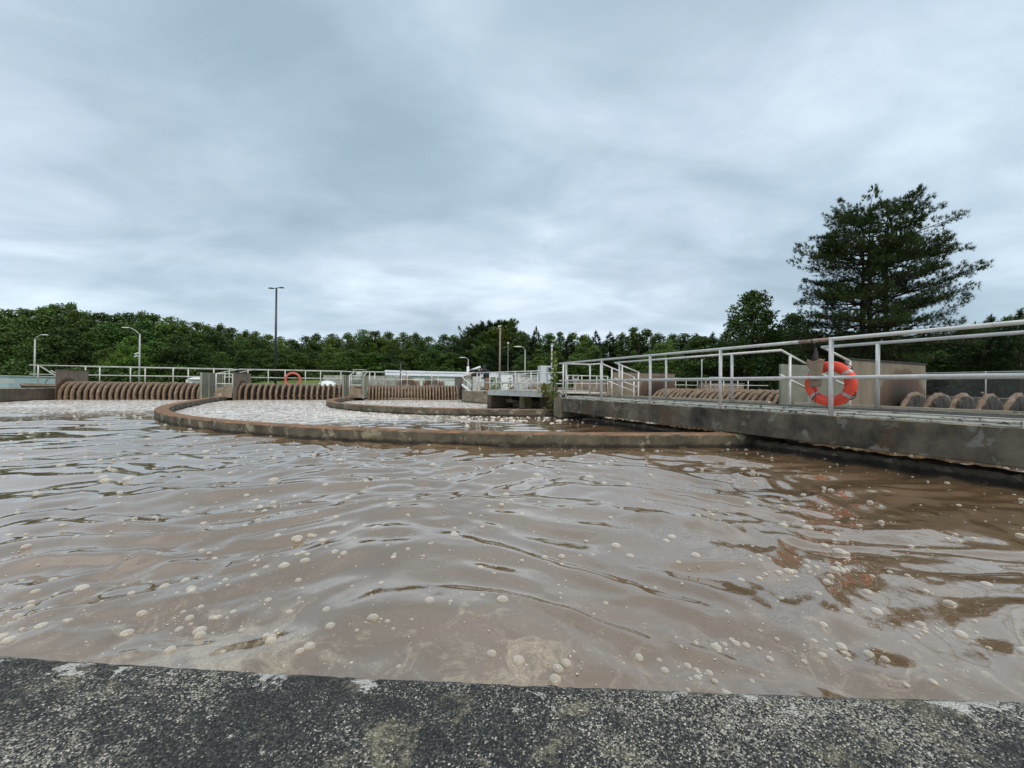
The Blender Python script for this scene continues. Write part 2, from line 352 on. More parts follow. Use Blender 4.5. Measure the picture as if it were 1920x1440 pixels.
# bubbles: thin froth domes
m, t, b = mat_new('froth_bubble'); b.inputs['Base Color'].default_value = (0.80, 0.75, 0.65, 1); b.inputs['Roughness'].default_value = 0.10; b.inputs['IOR'].default_value = 1.5
lw = N(t, 'ShaderNodeLayerWeight', inp={'Blend': 0.45}); ra = ramp(t, [(0.0, 0.26), (0.45, 0.42), (0.8, 1.0)]); t.links.new(lw.outputs['Facing'], ra.inputs[0]); t.links.new(ra.outputs[0], b.inputs['Alpha'])
M['bubble'] = m
M['foam'] = simple('off_white_foam', (0.68, 0.64, 0.57), (0.56, 0.51, 0.44), 20, 0.6, 0, 0.4, 0.01)

# ground
m, t, b = mat_new('mown_grass'); v = tcoord(t, 'Object'); b.inputs['Roughness'].default_value = 0.95
a = noise(t, v, 0.25, 8, 0.7); rp = ramp(t, [(0.3, (0.085, 0.13, 0.03)), (0.6, (0.14, 0.20, 0.045)), (0.8, (0.19, 0.21, 0.07))]); t.links.new(a, rp.inputs[0])
f2 = noise(t, v, 12, 6, 0.7); r2 = ramp(t, [(0.3, 0.6), (0.7, 1.25)]); t.links.new(f2, r2.inputs[0])
t.links.new(mixc(t, 1, rp.outputs[0], r2.outputs[0], 'MULTIPLY'), b.inputs['Base Color']); bump(t, b, f2, 0.8, 0.05); M['grass'] = m

def leaf_mat(name, c1, c2, c3):
    m, t, b = mat_new(name); v = tcoord(t, 'Object'); b.inputs['Roughness'].default_value = 0.65
    oi = N(t, 'ShaderNodeObjectInfo'); a = noise(t, v, 0.7, 4, 0.6); fine = noise(t, v, 7, 2, 0.5)
    f = math_(t, 'ADD', math_(t, 'MULTIPLY', a, 0.7), math_(t, 'MULTIPLY', fine, 0.3))
    rp = ramp(t, [(0.36, c1), (0.5, c2), (0.64, c3)]); t.links.new(f, rp.inputs[0])
    at = N(t, 'ShaderNodeAttribute', attribute_name='tree_tint', attribute_type='OBJECT')
    c = mixc(t, 1, rp.outputs[0], at.outputs['Color'], 'MULTIPLY')
    t.links.new(c, b.inputs['Base Color'])
    tr = N(t, 'ShaderNodeBsdfTranslucent'); t.links.new(c, tr.inputs[0]); mxs = N(t, 'ShaderNodeMixShader', inp={0: 0.22})
    out = t.nodes['Material Output']; t.links.new(b.outputs[0], mxs.inputs[1]); t.links.new(tr.outputs[0], mxs.inputs[2]); t.links.new(mxs.outputs[0], out.inputs[0])
    return m
M['leaf'] = leaf_mat('broadleaf_foliage', (0.036, 0.072, 0.014), (0.066, 0.124, 0.023), (0.120, 0.195, 0.038))
M['needle'] = leaf_mat('pine_needles', (0.030, 0.050, 0.018), (0.048, 0.078, 0.026), (0.080, 0.115, 0.036))
M['weed'] = leaf_mat('weed_leaves', (0.11, 0.15, 0.03), (0.17, 0.21, 0.045), (0.26, 0.25, 0.06))

# ------------------------------------------------------------------ geometry of the plant
CEN = Vector((1.2, 26.0))            # centre of the round tank
OUT_C, OUT_R = Vector((1.13, 27.0)), 26.512
def angr(tab):
    a = np.array([q[0] for q in tab]); r = np.array([q[1] for q in tab])
    def f(th):
        th = (th+360) % 360; return float(np.interp(th, a, r, period=360))
    return f
def smooth_ang(tab):
    f0 = angr(tab)
    return lambda th: sum(f0(th+d) * k for d, k in ((-9, 1), (-6, 2), (-3, 3), (0, 4), (3, 3), (6, 2), (9, 1)))/16
r1f = smooth_ang([(180, 18.9), (187, 18.6), (200, 18.1), (212, 17.8), (222, 18.3), (239, 19.2), (252, 19.5), (263, 19.55), (275, 19.45), (300, 19.4), (0, 19.2), (90, 19.0)])
r2f = smooth_ang([(180, 11.6), (189, 11.5), (205, 12.0), (228, 13.2), (247, 13.6), (262, 13.3), (275, 13.0), (300, 12.8), (0, 12.8), (90, 12.5)])
r3f = smooth_ang([(180, 4.6), (204, 4.7), (238, 5.2), (257, 5.95), (270, 6.3), (300, 6.3), (0, 5), (90, 4.8)])
def arc_wall(name, rf, th0, th1, n, thick, z0, z1, mat, label, cat, cen=CEN, outward=-1, ch=0.02, jit=0.006):
    """curved wall, outer face at rf(theta), thickness towards the centre"""
    mb = MB(); vs = []; fs = []
    prof = [(0, z0), (0, z1-ch), (-ch, z1), (-thick+ch, z1), (-thick, z1-ch), (-thick, z0)]
    zs = []
    full = th1-th0 >= 360
    for i in range(n+(0 if full else 1)):
        th = R_(th0+(th1-th0)*i/n); r = rf(math.degrees(th))
        for dr, z in prof:
            j = jit*random.uniform(-1, 1) if z > z0 else 0
            rr = r+dr+j; vs.append((cen.x+rr*math.cos(th), cen.y+rr*math.sin(th), z+j*0.5))
    k = len(prof); m_ = n if full else n
    L = n if full else n+1
    for i in range(n):
        for q in range(k-1):
            a = i*k+q; b_ = ((i+1) % L)*k+q
            fs.append((a, a+1, b_+1, b_) if False else (a, b_, b_+1, a+1))
    if not full: fs += [tuple(range(k-1, -1, -1)), tuple(range(n*k, n*k+k))]
    mb.add(vs, fs); o = mb.build(name, mat)
    return tag(o, label, cat)

# ground with the tank basin
rs = np.array([0, 15, 24, 26.6, 26.65, 26.7, 27.5, 29, 31, 34, 38, 43, 50, 58, 68, 80, 100, 130, 180, 260, 400, 700, 1400])
na = 160; V = []; 
for r in rs:
    for k in range(na):
        th = 2*math.pi*k/na; x = OUT_C.x+r*math.cos(th); y = OUT_C.y+r*math.sin(th)
        if r <= 26.65: z = -1.6
        else:
            s = min(1, max(0, (y-73)/18)); s = s*s*(3-2*s)
            z = 0.42+2.1*s+min(0.05, 0.02*math.sin(x*0.7)*math.cos(y*0.5))
            if r > 300: z = min(z, 2.5)
        V.append((x, y, z))
F = [(i*na+k, i*na+(k+1) % na, (i+1)*na+(k+1) % na, (i+1)*na+k) for i in range(len(rs)-1) for k in range(na)]
g = np_mesh('ground', V, F, M['grass']); g['kind'] = 'structure'

# water: one sheet with real waves
def geo(a, b, d0, k):
    out = [a]; 
    while out[-1] < b: out.append(out[-1]+max(d0, k*abs(out[-1])))
    return np.array(out)
ys = geo(0.36, 54.5, 0.014, 0.0085)
xp = geo(0.0, 31.0, 0.022, 0.011); xs = np.concatenate([-xp[:0:-1], xp])
X, Y = np.meshgrid(xs, ys); DX = np.gradient(xs)[None, :]; DY = np.gradient(ys)[:, None]
sp = np.maximum(np.broadcast_to(DX, X.shape), np.broadcast_to(DY, X.shape))
Z = np.zeros_like(X); r2 = np.random.default_rng(21)
# slow warp so that crests wander
wx = X+0.35*np.sin(0.9*Y+0.6*X+1.3)+0.16*np.sin(2.1*X-1.3*Y)+0.5*np.sin(0.33*X+0.21*Y)
wy = Y+0.30*np.sin(1.1*X-0.5*Y+0.4)+0.15*np.sin(1.7*Y+2.3*X+2.0)
amp_mod = 0.85+0.3*np.sin(0.9*X+0.5*Y+0.7)*np.sin(0.8*Y-0.4*X+2.1)
def field(n, lmin, lmax, th_c, th_s, seed, filt=True):
    q = np.random.default_rng(seed); out = np.zeros_like(X)
    for i in range(n):
        lam = lmin*((lmax/lmin)**q.random()); th = R_(th_c)+q.normal(0, th_s); k = 2*math.pi/lam
        w_ = np.sin(k*(wx*math.cos(th)+wy*math.sin(th))+q.random()*6.28)
        out += w_*(np.clip((lam/sp-2.5)/3.0, 0, 1) if filt else 1)
    return out/math.sqrt(n/2)
def filt(l): return np.clip((l/sp-2.5)/3.0, 0, 1)
Z += 0.0095*field(24, 0.75, 1.9, 96, 0.45, 1)+0.0062*field(44, 0.26, 0.62, 100, 0.50, 2)+0.0012*field(40, 0.10, 0.26, 90, 0.9, 3)
# short steep crests: ridges along wandering lines
for seed, l0, l1, h_, sg in ((11, 0.70, 1.3, 0.0125, 0.045), (12, 0.45, 0.85, 0.0090, 0.032), (14, 0.55, 1.0, 0.0090, 0.036), (13, 1.1, 2.2, 0.015, 0.06)):
    n_ = field(16, l0, l1, 97, 0.38, seed, False); kk = 2*math.pi/math.sqrt(l0*l1)      # field slope ~ kk at a crossing
    m_ = np.clip(0.15+0.75*field(10, 1.2, 3.5, 60, 1.2, seed+50, False), 0, 1.3)
    sgm = np.maximum(sg, 1.6*sp); d_ = n_/kk
    asym = np.where(d_ > 0, 1.0, 2.4)
    Z += h_*m_*np.exp(-(d_/(sgm*asym))**2)*np.clip(1.3-sp*4, 0.3, 1)
Z *= amp_mod
rc = np.hypot(X-CEN.x, Y-CEN.y); thg = (np.degrees(np.arctan2(Y-CEN.y, X-CEN.x))+360) % 360
R1 = np.interp(thg, np.arange(0, 361, 2), [r1f(a) for a in range(0, 361, 2)]); R2 = np.interp(thg, np.arange(0, 361, 2), [r2f(a) for a in range(0, 361, 2)])
Z *= np.where(rc < R1, 0.55, 1.0)
Z *= np.clip(1.15-0.25*np.clip((X-1.0)/3, 0, 1), 0, 2)
def ss(a, b, x): 
    q = np.clip((x-a)/(b-a), 0, 1); return q*q*(3-2*q)
d1 = np.hypot(X+20, (Y-22)); d2 = np.hypot(X+10, Y-22); d3 = np.hypot(X+4, Y-25)
foam = np.where(rc > R1, 1.0*(1-ss(7, 19.0, d1))**0.7, np.where(rc > R2, 1.0*(1-ss(11, 17.0, d2)), 1.0*(1-ss(9, 16, d3))))
dR = np.hypot(X-7, Y-12); foam = np.maximum(foam, np.where(rc < R1, 0.5*(1-ss(2, 6, dR)), 0))
ro_ = np.hypot(X-OUT_C.x, Y-OUT_C.y); dw = OUT_R-ro_
scum = np.clip(1-ss(0.75, 2.0, dw), 0, 1)*(0.85+0.35*np.sin(1.7*X+0.6)*np.sin(3.3*X+2))
nx_, ny_ = len(xs), len(ys)
idx = (np.arange(ny_-1)[:, None]*nx_+np.arange(nx_-1)[None, :])
F = np.stack([idx, idx+1, idx+nx_+1, idx+nx_], -1).reshape(-1, 4)
keep = (ro_[:-1, :-1] < OUT_R+0.3).ravel(); F = F[keep]
wo_ = np_mesh('water', np.stack([X, Y, Z], -1).reshape(-1, 3), F, M['water'], smooth=True); wo_['kind'] = 'structure'
if len(wo_.data.vertices) == X.size:
    for nm, arr in (('foam', foam), ('scum', scum)):
        a = wo_.data.attributes.new(nm, 'FLOAT', 'POINT'); a.data.foreach_set('value', arr.astype(np.float32).ravel())
def wz(x, y):
    i = np.clip(np.searchsorted(ys, y), 1, ny_-1); j = np.clip(np.searchsorted(xs, x), 1, nx_-1); return Z[i, j]

# froth: bubbles and foam lumps, far too many to count
def ico(n):
    import bmesh
    bm = bmesh.new(); bmesh.ops.create_icosphere(bm, subdivisions=n, radius=1); v = np.array([x.co[:] for x in bm.verts]); f = np.array([[q.index for q in p.verts] for p in bm.faces]); bm.free(); return v, f
def scatter(name, tv, tf, pos, scl, mat, squash=0.6, seed=1, smooth=True):
    g_ = np.random.default_rng(seed); n = len(pos); rot = g_.random(n)*6.28
    c, s = np.cos(rot), np.sin(rot); V = np.empty((n, len(tv), 3))
    sx = scl*(0.85+0.3*g_.random(n)); sy = scl*(0.85+0.3*g_.random(n))
    x0 = tv[None, :, 0]*sx[:, None]; y0 = tv[None, :, 1]*sy[:, None]
    V[..., 0] = x0*c[:, None]-y0*s[:, None]+pos[:, 0:1]; V[..., 1] = x0*s[:, None]+y0*c[:, None]+pos[:, 1:2]
    V[..., 2] = tv[None, :, 2]*(scl*squash)[:, None]+pos[:, 2:3]
    F = (tf[None]+(np.arange(n)*len(tv))[:, None, None]).reshape(-1, tf.shape[1])
    return np_mesh(name, V.reshape(-1, 3), F, mat, smooth=smooth)
g_ = np.random.default_rng(5)
def chan1(x, y):
    th = (np.degrees(np.arctan2(y-CEN.y, x-CEN.x))+360) % 360; r = np.hypot(x-CEN.x, y-CEN.y)
    return (r > np.interp(th, np.arange(0, 361, 2), [r1f(a) for a in range(0, 361, 2)])+0.05) & (np.hypot(x-OUT_C.x, y-OUT_C.y) < OUT_R-0.02)
pp = []; ss_ = []
for (n, x0, x1, y0, y1, smin, smax) in ((1000, -2.4, 2.6, 1.25, 2.4, 0.003, 0.028), (1300, -4, 4, 0.8, 3.5, 0.004, 0.026), (2600, -9, 7, 2.0, 7, 0.006, 0.035), (3000, -18, 1, 4, 15, 0.009, 0.05)):
    x = g_.uniform(x0, x1, n); y = g_.uniform(y0, y1, n)
    cl = 0.1+np.sin(1.7*x+0.8*y)*0.6*np.sin(2.3*y-0.9*x+1)+np.sin(4.1*x+1)*np.sin(3.7*y)*0.6+0.25*(x < -1); kp = chan1(x, y) & (cl > g_.uniform(-0.9, 1.3, n))
    s = smin+(smax-smin)*g_.random(n)**5.5
    pp.append(np.stack([x, y, wz(x, y)], -1)[kp]); ss_.append(s[kp])
# rows of bubbles gathered against the near wall and clusters
for k in range(18):
    cx = g_.uniform(-2.6, 2.6); n = int(g_.integers(10, 30)); x = cx+g_.normal(0, 0.10, n); y = 27-np.sqrt(26.5**2-(x-1.13)**2)+g_.uniform(0.86, 1.15)+g_.normal(0, 0.035, n)
    pp.append(np.stack([x, y, wz(x, y)], -1)); ss_.append(0.003+0.021*g_.random(n)**5.0)
for k in range(20):
    cx, cy = g_.uniform(-3.5, 3.5), g_.uniform(1.6, 3.4)
    n = 16; x = cx+g_.normal(0, 0.09, n); y = cy+g_.normal(0, 0.06, n); pp.append(np.stack([x, y, wz(x, y)], -1)); ss_.append(0.003+0.018*g_.random(n)**4)
pos = np.concatenate(pp); scl = np.concatenate(ss_); big = scl > 0.007
dv, df = ico(3)
kz = dv[:, 2] > -0.35
o = scatter('froth_bubbles', *ico(3), pos[big], scl[big], M['bubble'], 0.62, 2); tag(o, 'clear froth bubbles floating on the brown water', 'bubbles', kind='stuff')
o = scatter('foam_specks', *ico(1), pos[~big], scl[~big], M['foam'], 0.45, 3); tag(o, 'tiny foam specks floating on the brown water', 'foam', kind='stuff')
# foam lumps of the inner channels and below the rotors
pp = []; ss_ = []
n = 26000; x = g_.uniform(-24, 6, n); y = g_.uniform(7, 27, n)
rr = np.hypot(x-CEN.x, y-CEN.y); th = (np.degrees(np.arctan2(y-CEN.y, x-CEN.x))+360) % 360
q1 = np.interp(th, np.arange(0, 361, 2), [r1f(a) for a in range(0, 361, 2)]); q2 = np.interp(th, np.arange(0, 361, 2), [r2f(a) for a in range(0, 361, 2)])
dd1 = np.hypot(x+20, y-22); dd2 = np.hypot(x+10, y-22)
pr = np.where(rr > q1, 0.16*(1-ss(4, 15, dd1)), np.where(rr > q2, 0.26*(1-ss(9, 17.5, dd2))+0.05, 0.3))
clump = 0.6+0.5*np.sin(2.1*x+1.1*y)*np.sin(1.3*y-2.4*x)
kp = (g_.random(n) < pr*clump) & (np.hypot(x-OUT_C.x, y-OUT_C.y) < OUT_R-0.1) & (rr > 6.6) & (np.abs(rr-q1+0.16) > 0.25) & (np.abs(rr-q2+0.16) > 0.25)
p1 = np.stack([x, y, wz(x, y)], -1)[kp]; s1 = (0.008+0.034*g_.random(n)**4)[kp]
# a drift of foam crumbs along the inner ring wall
n = 420; th = np.radians(g_.uniform(236, 285, n)); rw = np.array([r2f(math.degrees(a)) for a in th])+np.abs(g_.normal(0.9, 0.75, n))
x = CEN.x+rw*np.cos(th); y = CEN.y+rw*np.sin(th); p2 = np.stack([x, y, wz(x, y)], -1); s2 = 0.02+0.07*g_.random(n)**3
o = scatter('foam_lumps', *ico(1), np.concatenate([p1, p2]), np.concatenate([s1, s2]), M['foam'], 0.45, 4); tag(o, 'white foam lumps drifting below the rotors and in the inner channels', 'foam', kind='stuff')

# walls
outer = arc_wall('outer_tank_wall', lambda a: OUT_R+0.42, 0, 360, 900, 0.42, -1.5, 0.65, M['far_conc'], 'dark weathered concrete outer wall of the round tank, far left', 'wall', cen=OUT_C, jit=0.0)
# near coping stretch: a finely modelled top course (aggregate) on the same wall, standing 4 mm proud
cop = MB(); vs = []; fs = []
nseg = 900; th0, th1 = 254.0, 281.0
prof = [(0.0, 0.30), (-0.003, 0.58), (-0.004, 0.636), (0.001, 0.648), (0.012, 0.6535)]+[(0.012+0.432*i/40, 0.654) for i in range(1, 41)]+[(0.448, 0.64), (0.45, 0.30)]
nz = np.random.default_rng(3)
for i in range(nseg+1):
    a = R_(th0+(th1-th0)*i/nseg)
    for k, (dr, z) in enumerate(prof):
        r = OUT_R+dr-0.006+(0.0006*nz.normal() if k < 6 else 0); vs.append((OUT_C.x+r*math.cos(a), OUT_C.y+r*math.sin(a), z+(0.0005*nz.normal() if 2 < k < 45 else 0)))
K = len(prof)
for i in range(nseg):
    for q in range(K-1):
        a = i*K+q; b_ = (i+1)*K+q; fs.append((a, a+1, b_+1, b_))
cop.add(vs, fs); co = cop.build('coping_course', M['coping'], smooth=True)
at_ = co.data.attributes.new('edge', 'FLOAT', 'POINT'); at_.data.foreach_set('value', [max(0.0, 1-abs(prof[i % K][0]-0.008)/0.05) if 2 < i % K < 45 else 0.0 for i in range(len(vs))])
tag(co, 'rough dark aggregate coping with white lichen along the bottom edge', 'coping')

arc_wall('channel_wall', r1f, 170, 322, 420, 0.33, -1.5, 0.235, M['ring'], 'long low curved concrete wall with rusty brown top, nearest in the basin', 'wall')
arc_wall('channel_wall', r2f, 170, 318, 300, 0.33, -1.5, 0.25, M['ring'], 'shorter inner curved concrete wall ending below the bridge end', 'wall')
arc_wall('island_wall', r3f, 202, 246, 90, 0.35, -1.5, 0.70, M['island'], 'tan streaked concrete wall right of the third rotor', 'wall')
arc_wall('island_ledge', lambda a: r3f(a)+2.2+0.004*(a-262)*9, 262, 292, 60, 0.45, -1.5, 0.30, M['island'], 'low pale concrete ledge at the foot of the central island', 'ledge')
isl = MB()
n = 40; pts = [(CEN.x+(r3f(360*i/n)-0.36)*math.cos(2*math.pi*i/n), CEN.y+(r3f(360*i/n)-0.36)*math.sin(2*math.pi*i/n)) for i in range(n)]
isl.add([(x, y, 0.66) for x, y in pts]+[(x, y, -1.5) for x, y in pts], [tuple(range(n))]+[(i, n+i, n+(i+1) % n, (i+1) % n) for i in range(n)])
o = isl.build('island_floor', M['slab']); o['kind'] = 'structure'
# ------------------------------------------------------------------ rails
def railing(name, label, pts, H, mid=None, posts=None, r=0.021, rp=0.024, ext=0, group=None, mat='paint_far', cat='railing', foot=None, segs=8, posth=None):
    """pts: polyline of the base; rails at height H and mid above it; posts by arc length"""
    pts = [Vector(p) for p in pts]; t_ = thing(name, label, cat, tuple(pts[0]), group)
    up = lambda h: [p+Vector((0, 0, h)) for p in pts]
    MB().tube(up(H), r, segs).build('top_rail', M[mat], t_, True)
    for m_ in (mid if isinstance(mid, (list, tuple)) else [mid] if mid else []):
        MB().tube(up(m_), r*0.92, segs).build('mid_rail', M[mat], t_, True)
    L = [0]
    for a, b in zip(pts, pts[1:]): L.append(L[-1]+(b-a).length)
    for d in (posts or []):
        d = min(max(d, 0), L[-1]); i = max(j for j in range(len(L)) if L[j] <= d+1e-6); i = min(i, len(pts)-2)
        p = pts[i].lerp(pts[i+1], (d-L[i])/max(1e-6, L[i+1]-L[i]))
        MB().tube([p+Vector((0, 0, -0.0 if foot is None else -foot)), p+Vector((0, 0, H-r*0.5))], rp, segs).build('post', M[mat], t_, True)
    return t_

# ------------------------------------------------------------------ right bridge
U = Vector((-0.4156, 0.9096, 0)); NN = Vector((0.9096, 0.4156, 0)); B0 = Vector((4.585, 5.5, 0))
def BP(t, s, z): return B0+U*t+NN*s+Vector((0, 0, z))
RB = Matrix((U, NN, Vector((0, 0, 1)))).transposed()
def bbox(mb, t0, t1, s0, s1, z0, z1): return mb.box(BP((t0+t1)/2, (s0+s1)/2, (z0+z1)/2), (t1-t0, s1-s0, z1-z0), R=RB)
TR, TL = -9.0, 7.35
br = thing('walkway_bridge', 'stained concrete walkway bridge crossing the channels on the right', 'bridge', tuple(BP(0, 0, 0)))
# subdivided front beam so its arris is not razor sharp
bm_ = MB()
nb = 160; vs = []; fs = []
pr_ = [(0.0, 0.262), (0.0, 0.655), (0.012, 0.67), (0.24, 0.67), (0.24, 0.25), (0.012, 0.25)]
for i in range(nb+1):
    t = TR+(TL-TR)*i/nb
    for s, z in pr_: vs.append(BP(t, s+0.004*random.uniform(-1, 1)*(s < 0.1), z+0.003*random.uniform(-1, 1)))
for i in range(nb):
    for q in range(6): a = i*6+q; a2 = i*6+(q+1) % 6; fs.append((a, a2, a2+6, a+6))
fs += [tuple(range(5, -1, -1)), tuple(nb*6+q for q in range(6))]
bm_.add(vs, fs).build('concrete_beam', M['beam'], br)
bbox(MB(), TR, TL, 1.00, 1.22, 0.25, 0.67).build('concrete_beam', M['beam'], br)
bbox(MB(), TL-0.1, TL+0.35, -0.02, 1.22, -1.0, 0.668).build('end_pier', M['island'], br)
bbox(MB(), TR, TL, 0.24, 1.0, 0.60, 0.66).build('underdeck', M['dark'], br)
for (s0, z0, z1) in ((0.03, 0.672, 0.722), (0.09, 0.727, 0.757)):
    bbox(MB(), TR, TL-0.3, s0, s0+0.05, z0, z1).build('steel_channel', M['peel'], br)
bbox(MB(), TR, TL-0.3, 0.02, 0.15, 0.716, 0.7265).build('steel_channel', M['peel'], br)
bbox(MB(), TR, TL-0.3, 0.0285, 0.04, 0.700, 0.705).build('groove_shade_strip', M['dark'], br)  # thin dark strip put on for the shade in a gap
bbox(MB(), TR, TL-0.3, 0.082, 0.095, 0.7445, 0.7495).build('groove_shade_strip', M['dark'], br)
dk = MB()
for s in np.arange(0.17, 1.16, 0.055): bbox(dk, TR, TL-0.3, s, s+0.012, 0.722, 0.752)
for t in np.arange(TR+0.05, TL-0.35, 0.28): bbox(dk, t, t+0.012, 0.165, 1.17, 0.730, 0.748)
dk.build('deck_grating', M['grate'], br)
bbox(MB(), TR, 1.16, 1.17, 1.27, 0.755, 0.797).build('toe_board', M['plank'], br)
bbox(MB(), 1.62, 6.1, 1.17, 1.27, 0.755, 0.797).build('toe_board', M['plank'], br)
# foam-crusted sill beam low over the water under the bridge
vs = []; fs = []; mb = MB(); nb = 220
for i in range(nb+1):
    t = TR+(6.2-TR)*i/nb
    for s, z in ((0.27, -0.6), (0.27, 0.06), (0.30, 0.13), (0.62, 0.14), (0.66, 0.06), (0.66, -0.6)):
        vs.append(BP(t, s+0.022*random.uniform(-1, 1), z+(0.02*random.uniform(-1, 1) if z > 0 else 0)))
for i in range(nb):
    for q in range(5): a = i*6+q; fs.append((a, a+1, a+7, a+6))
mb.add(vs, fs); tag(mb.build('sill_beam', concrete('crusted_sill', (0.06, 0.05, 0.038), (0.13, 0.11, 0.08), (0.24, 0.19, 0.13), (0.3, 0.26, 0.19))), 'crusted low concrete sill just above the water under the bridge', 'sill')

sp = 1.74
PZ = 0.67
railing('bridge_railing', 'grey white two-rail pipe railing along the near edge of the bridge', [BP(TR, -0.03, PZ), BP(TL, -0.03, PZ)], 1.09, 0.545, [ (k*sp - TR) for k in range(-5, 5)], 0.026, 0.029, mat='paint', segs=14)
MB().tube([BP(0.02, -0.03, PZ+1.09), BP(0.42, -0.03, PZ+1.09)], 0.0275, 14).build('rusty_sleeve', M['rust_rail'], D.objects['bridge_railing'], True)
for k in range(-5, 5): MB().box(BP(k*sp, -0.012, 0.70), (0.11, 0.014, 0.07), R=RB).build('base_plate', M['paint'], D.objects['bridge_railing'])
# rust-stained length of the top rail is paint wear; the far-side railings come in three lengths with steps down between them
def stair_rail(t, s0, s1, drop, label, base=0.80):
    a = BP(t, s0, 0); b = BP(t, s1, 0)
    T = thing('stair_railing', label, 'railing', tuple(BP(t, s0, base)))
    for h in (0.97, 0.50):
        MB().tube([BP(t, s0, base+h), BP(t, s1, base+h-drop)], 0.021, 10).build('handrail', M['paint'], T, True)
    for q in (0.30, 0.97):
        s = s0+(s1-s0)*q; MB().tube([BP(t, s, base-0.4), BP(t, s, base+0.96-drop*q)], 0.023, 10).build('post', M['paint'], T, True)
railing('bridge_railing', 'far-edge bridge railing nearest the camera, right of the orange life ring', [BP(TR, 1.14, 0.75), BP(0.70, 1.14, 0.75)], 1.015, 0.47, [8.95, 8.95-2.4, 8.95-4.2], 0.024, 0.027, mat='paint', segs=12)
bk0, bk1 = 1.374, 6.15
railing('bridge_railing', 'middle far-edge bridge railing between the two stair gaps', [BP(bk0, 1.14, 0.75), BP(bk1-0.1, 1.14, 0.75)], 1.015, 0.47, [0.98, 2.76, 4.53], 0.024, 0.027, mat='paint', segs=12)
railing('bridge_railing', 'short far-edge bridge railing at the left end of the bridge', [BP(6.75, 1.14, 0.75), BP(TL, 1.14, 0.75), BP(TL+0.05, 0.1, 0.75)], 1.015, 0.47, [0.03, 0.6, 1.6], 0.024, 0.027, mat='paint', segs=12)
stair_rail(1.374, 1.14, 2.1, 0.28, 'sloping pipe handrail left of the hanging sack')
stair_rail(0.70, 1.14, 2.05, 0.22, 'sloping pipe handrail just right of the hanging sack')
stair_rail(6.75, 1.14, 2.5, 0.42, 'sloping pipe handrail beside the left end of the bridge')
stair_rail(6.12, 1.14, 2.1, 0.28, 'sloping pipe handrail in front of the middle splash plate')

# ------------------------------------------------------------------ rotors
def disc_mesh(seed, Rd=0.79, th=0.085, seg=72):
    g2 = np.random.default_rng(seed); mb = MB(); vs = []; fs = []
    prof = [(0.10, 0.42), (0.35, 0.46), (0.60, 0.50), (0.82, 0.52), (0.93, 0.5), (0.985, 0.26), (1.0, 0.0), (0.985, -0.26), (0.93, -0.5), (0.82, -0.52), (0.60, -0.5), (0.35, -0.46), (0.10, -0.42)]
    for k in range(seg):
        a = 2*math.pi*k/seg
        for r, x in prof:
            e = 0.010*g2.normal() if r > 0.9 else 0
            vs.append((x*th+0.006*g2.normal(), (r*Rd+e)*math.cos(a), (r*Rd+e)*math.sin(a)))
    K = len(prof); mi = []
    for k in range(seg):
        for q in range(K-1):
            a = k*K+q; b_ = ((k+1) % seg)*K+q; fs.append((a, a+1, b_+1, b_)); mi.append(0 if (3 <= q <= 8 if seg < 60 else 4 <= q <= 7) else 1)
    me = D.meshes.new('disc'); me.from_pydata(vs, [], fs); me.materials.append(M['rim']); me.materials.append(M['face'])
    me.polygons.foreach_set('material_index', mi); me.polygons.foreach_set('use_smooth', [True]*len(fs)); me.update(); return me
DM = [disc_mesh(s) for s in (1, 2, 3)]
DMF = [disc_mesh(s, 0.80, 0.115, 48) for s in (4, 5, 6)]
def rotor(label, a, b, n, meshes, zc=0.22, group='disc aerator rotors'):
    a = Vector(a); b = Vector(b); d = (b-a); L = d.length; rz = math.atan2(d.y, d.x)
    T = thing('aeration_rotor', label, 'aeration rotor', (a.x, a.y, zc), group)
    T.rotation_euler = (0, 0, rz)
    sh = MB(); sh.tube([(0, 0, 0), (L, 0, 0)], 0.09, 12); o = sh.build('shaft', M['rust_steel'], None, True); o.parent = T
    for i in range(n):
        o = D.objects.new('disc', meshes[i % 3]); COL.objects.link(o); o.parent = T
        o.location = (L*(i+0.5)/n+random.uniform(-0.012, 0.012), 0, random.uniform(-0.008, 0.008)); o.rotation_euler = (i*0.9, random.uniform(-0.012, 0.012), random.uniform(-0.012, 0.012))
    return T
def on_line(px, c0, k):      # point of the left rotor line seen in column px; line Y = c0 + k*(X+14)
    r = (px-960)/720; Yv = (c0+k*14)/(1-k*r); return Vector((r*Yv, Yv, 0))
KL = 0.287; CL = 24.1
sL = Vector((1, KL, 0)).normalized(); nL = Vector((-sL.y, sL.x, 0))       # along the rotors / away from the camera
ra = on_line(111, CL, KL)+sL*0.6; 
rot1 = rotor('long sludge-brown disc rotor at the far left', on_line(126, CL, KL), on_line(388, CL, KL), 24, DMF)
rot2 = rotor('disc rotor with widely spaced discs in the middle, life ring behind it', on_line(452, CL, KL), on_line(645, CL, KL), 18, DMF)
rot3 = rotor('closely spaced disc rotor in front of the long metal building', on_line(691, CL, KL), on_line(858, CL, KL), 29, DMF)
RX = Vector((8.1, 7.88, 0))
rot4 = rotor('big disc rotor at the right edge behind the bridge', RX-U*(4.75), RX-U*(-0.02), 15, DM)
rot5 = rotor('disc rotor seen through the bridge railing between two splash plates', RX+U*1.45, RX+U*6.45, 27, DM)
rot6 = rotor('small far disc rotor behind the central island, right of the cabinet', (3.0, 20.6, 0), (0.3, 26.0, 0), 18, DM, 0.35) 
rot6.location = (2.4, 22.5, 0.30)

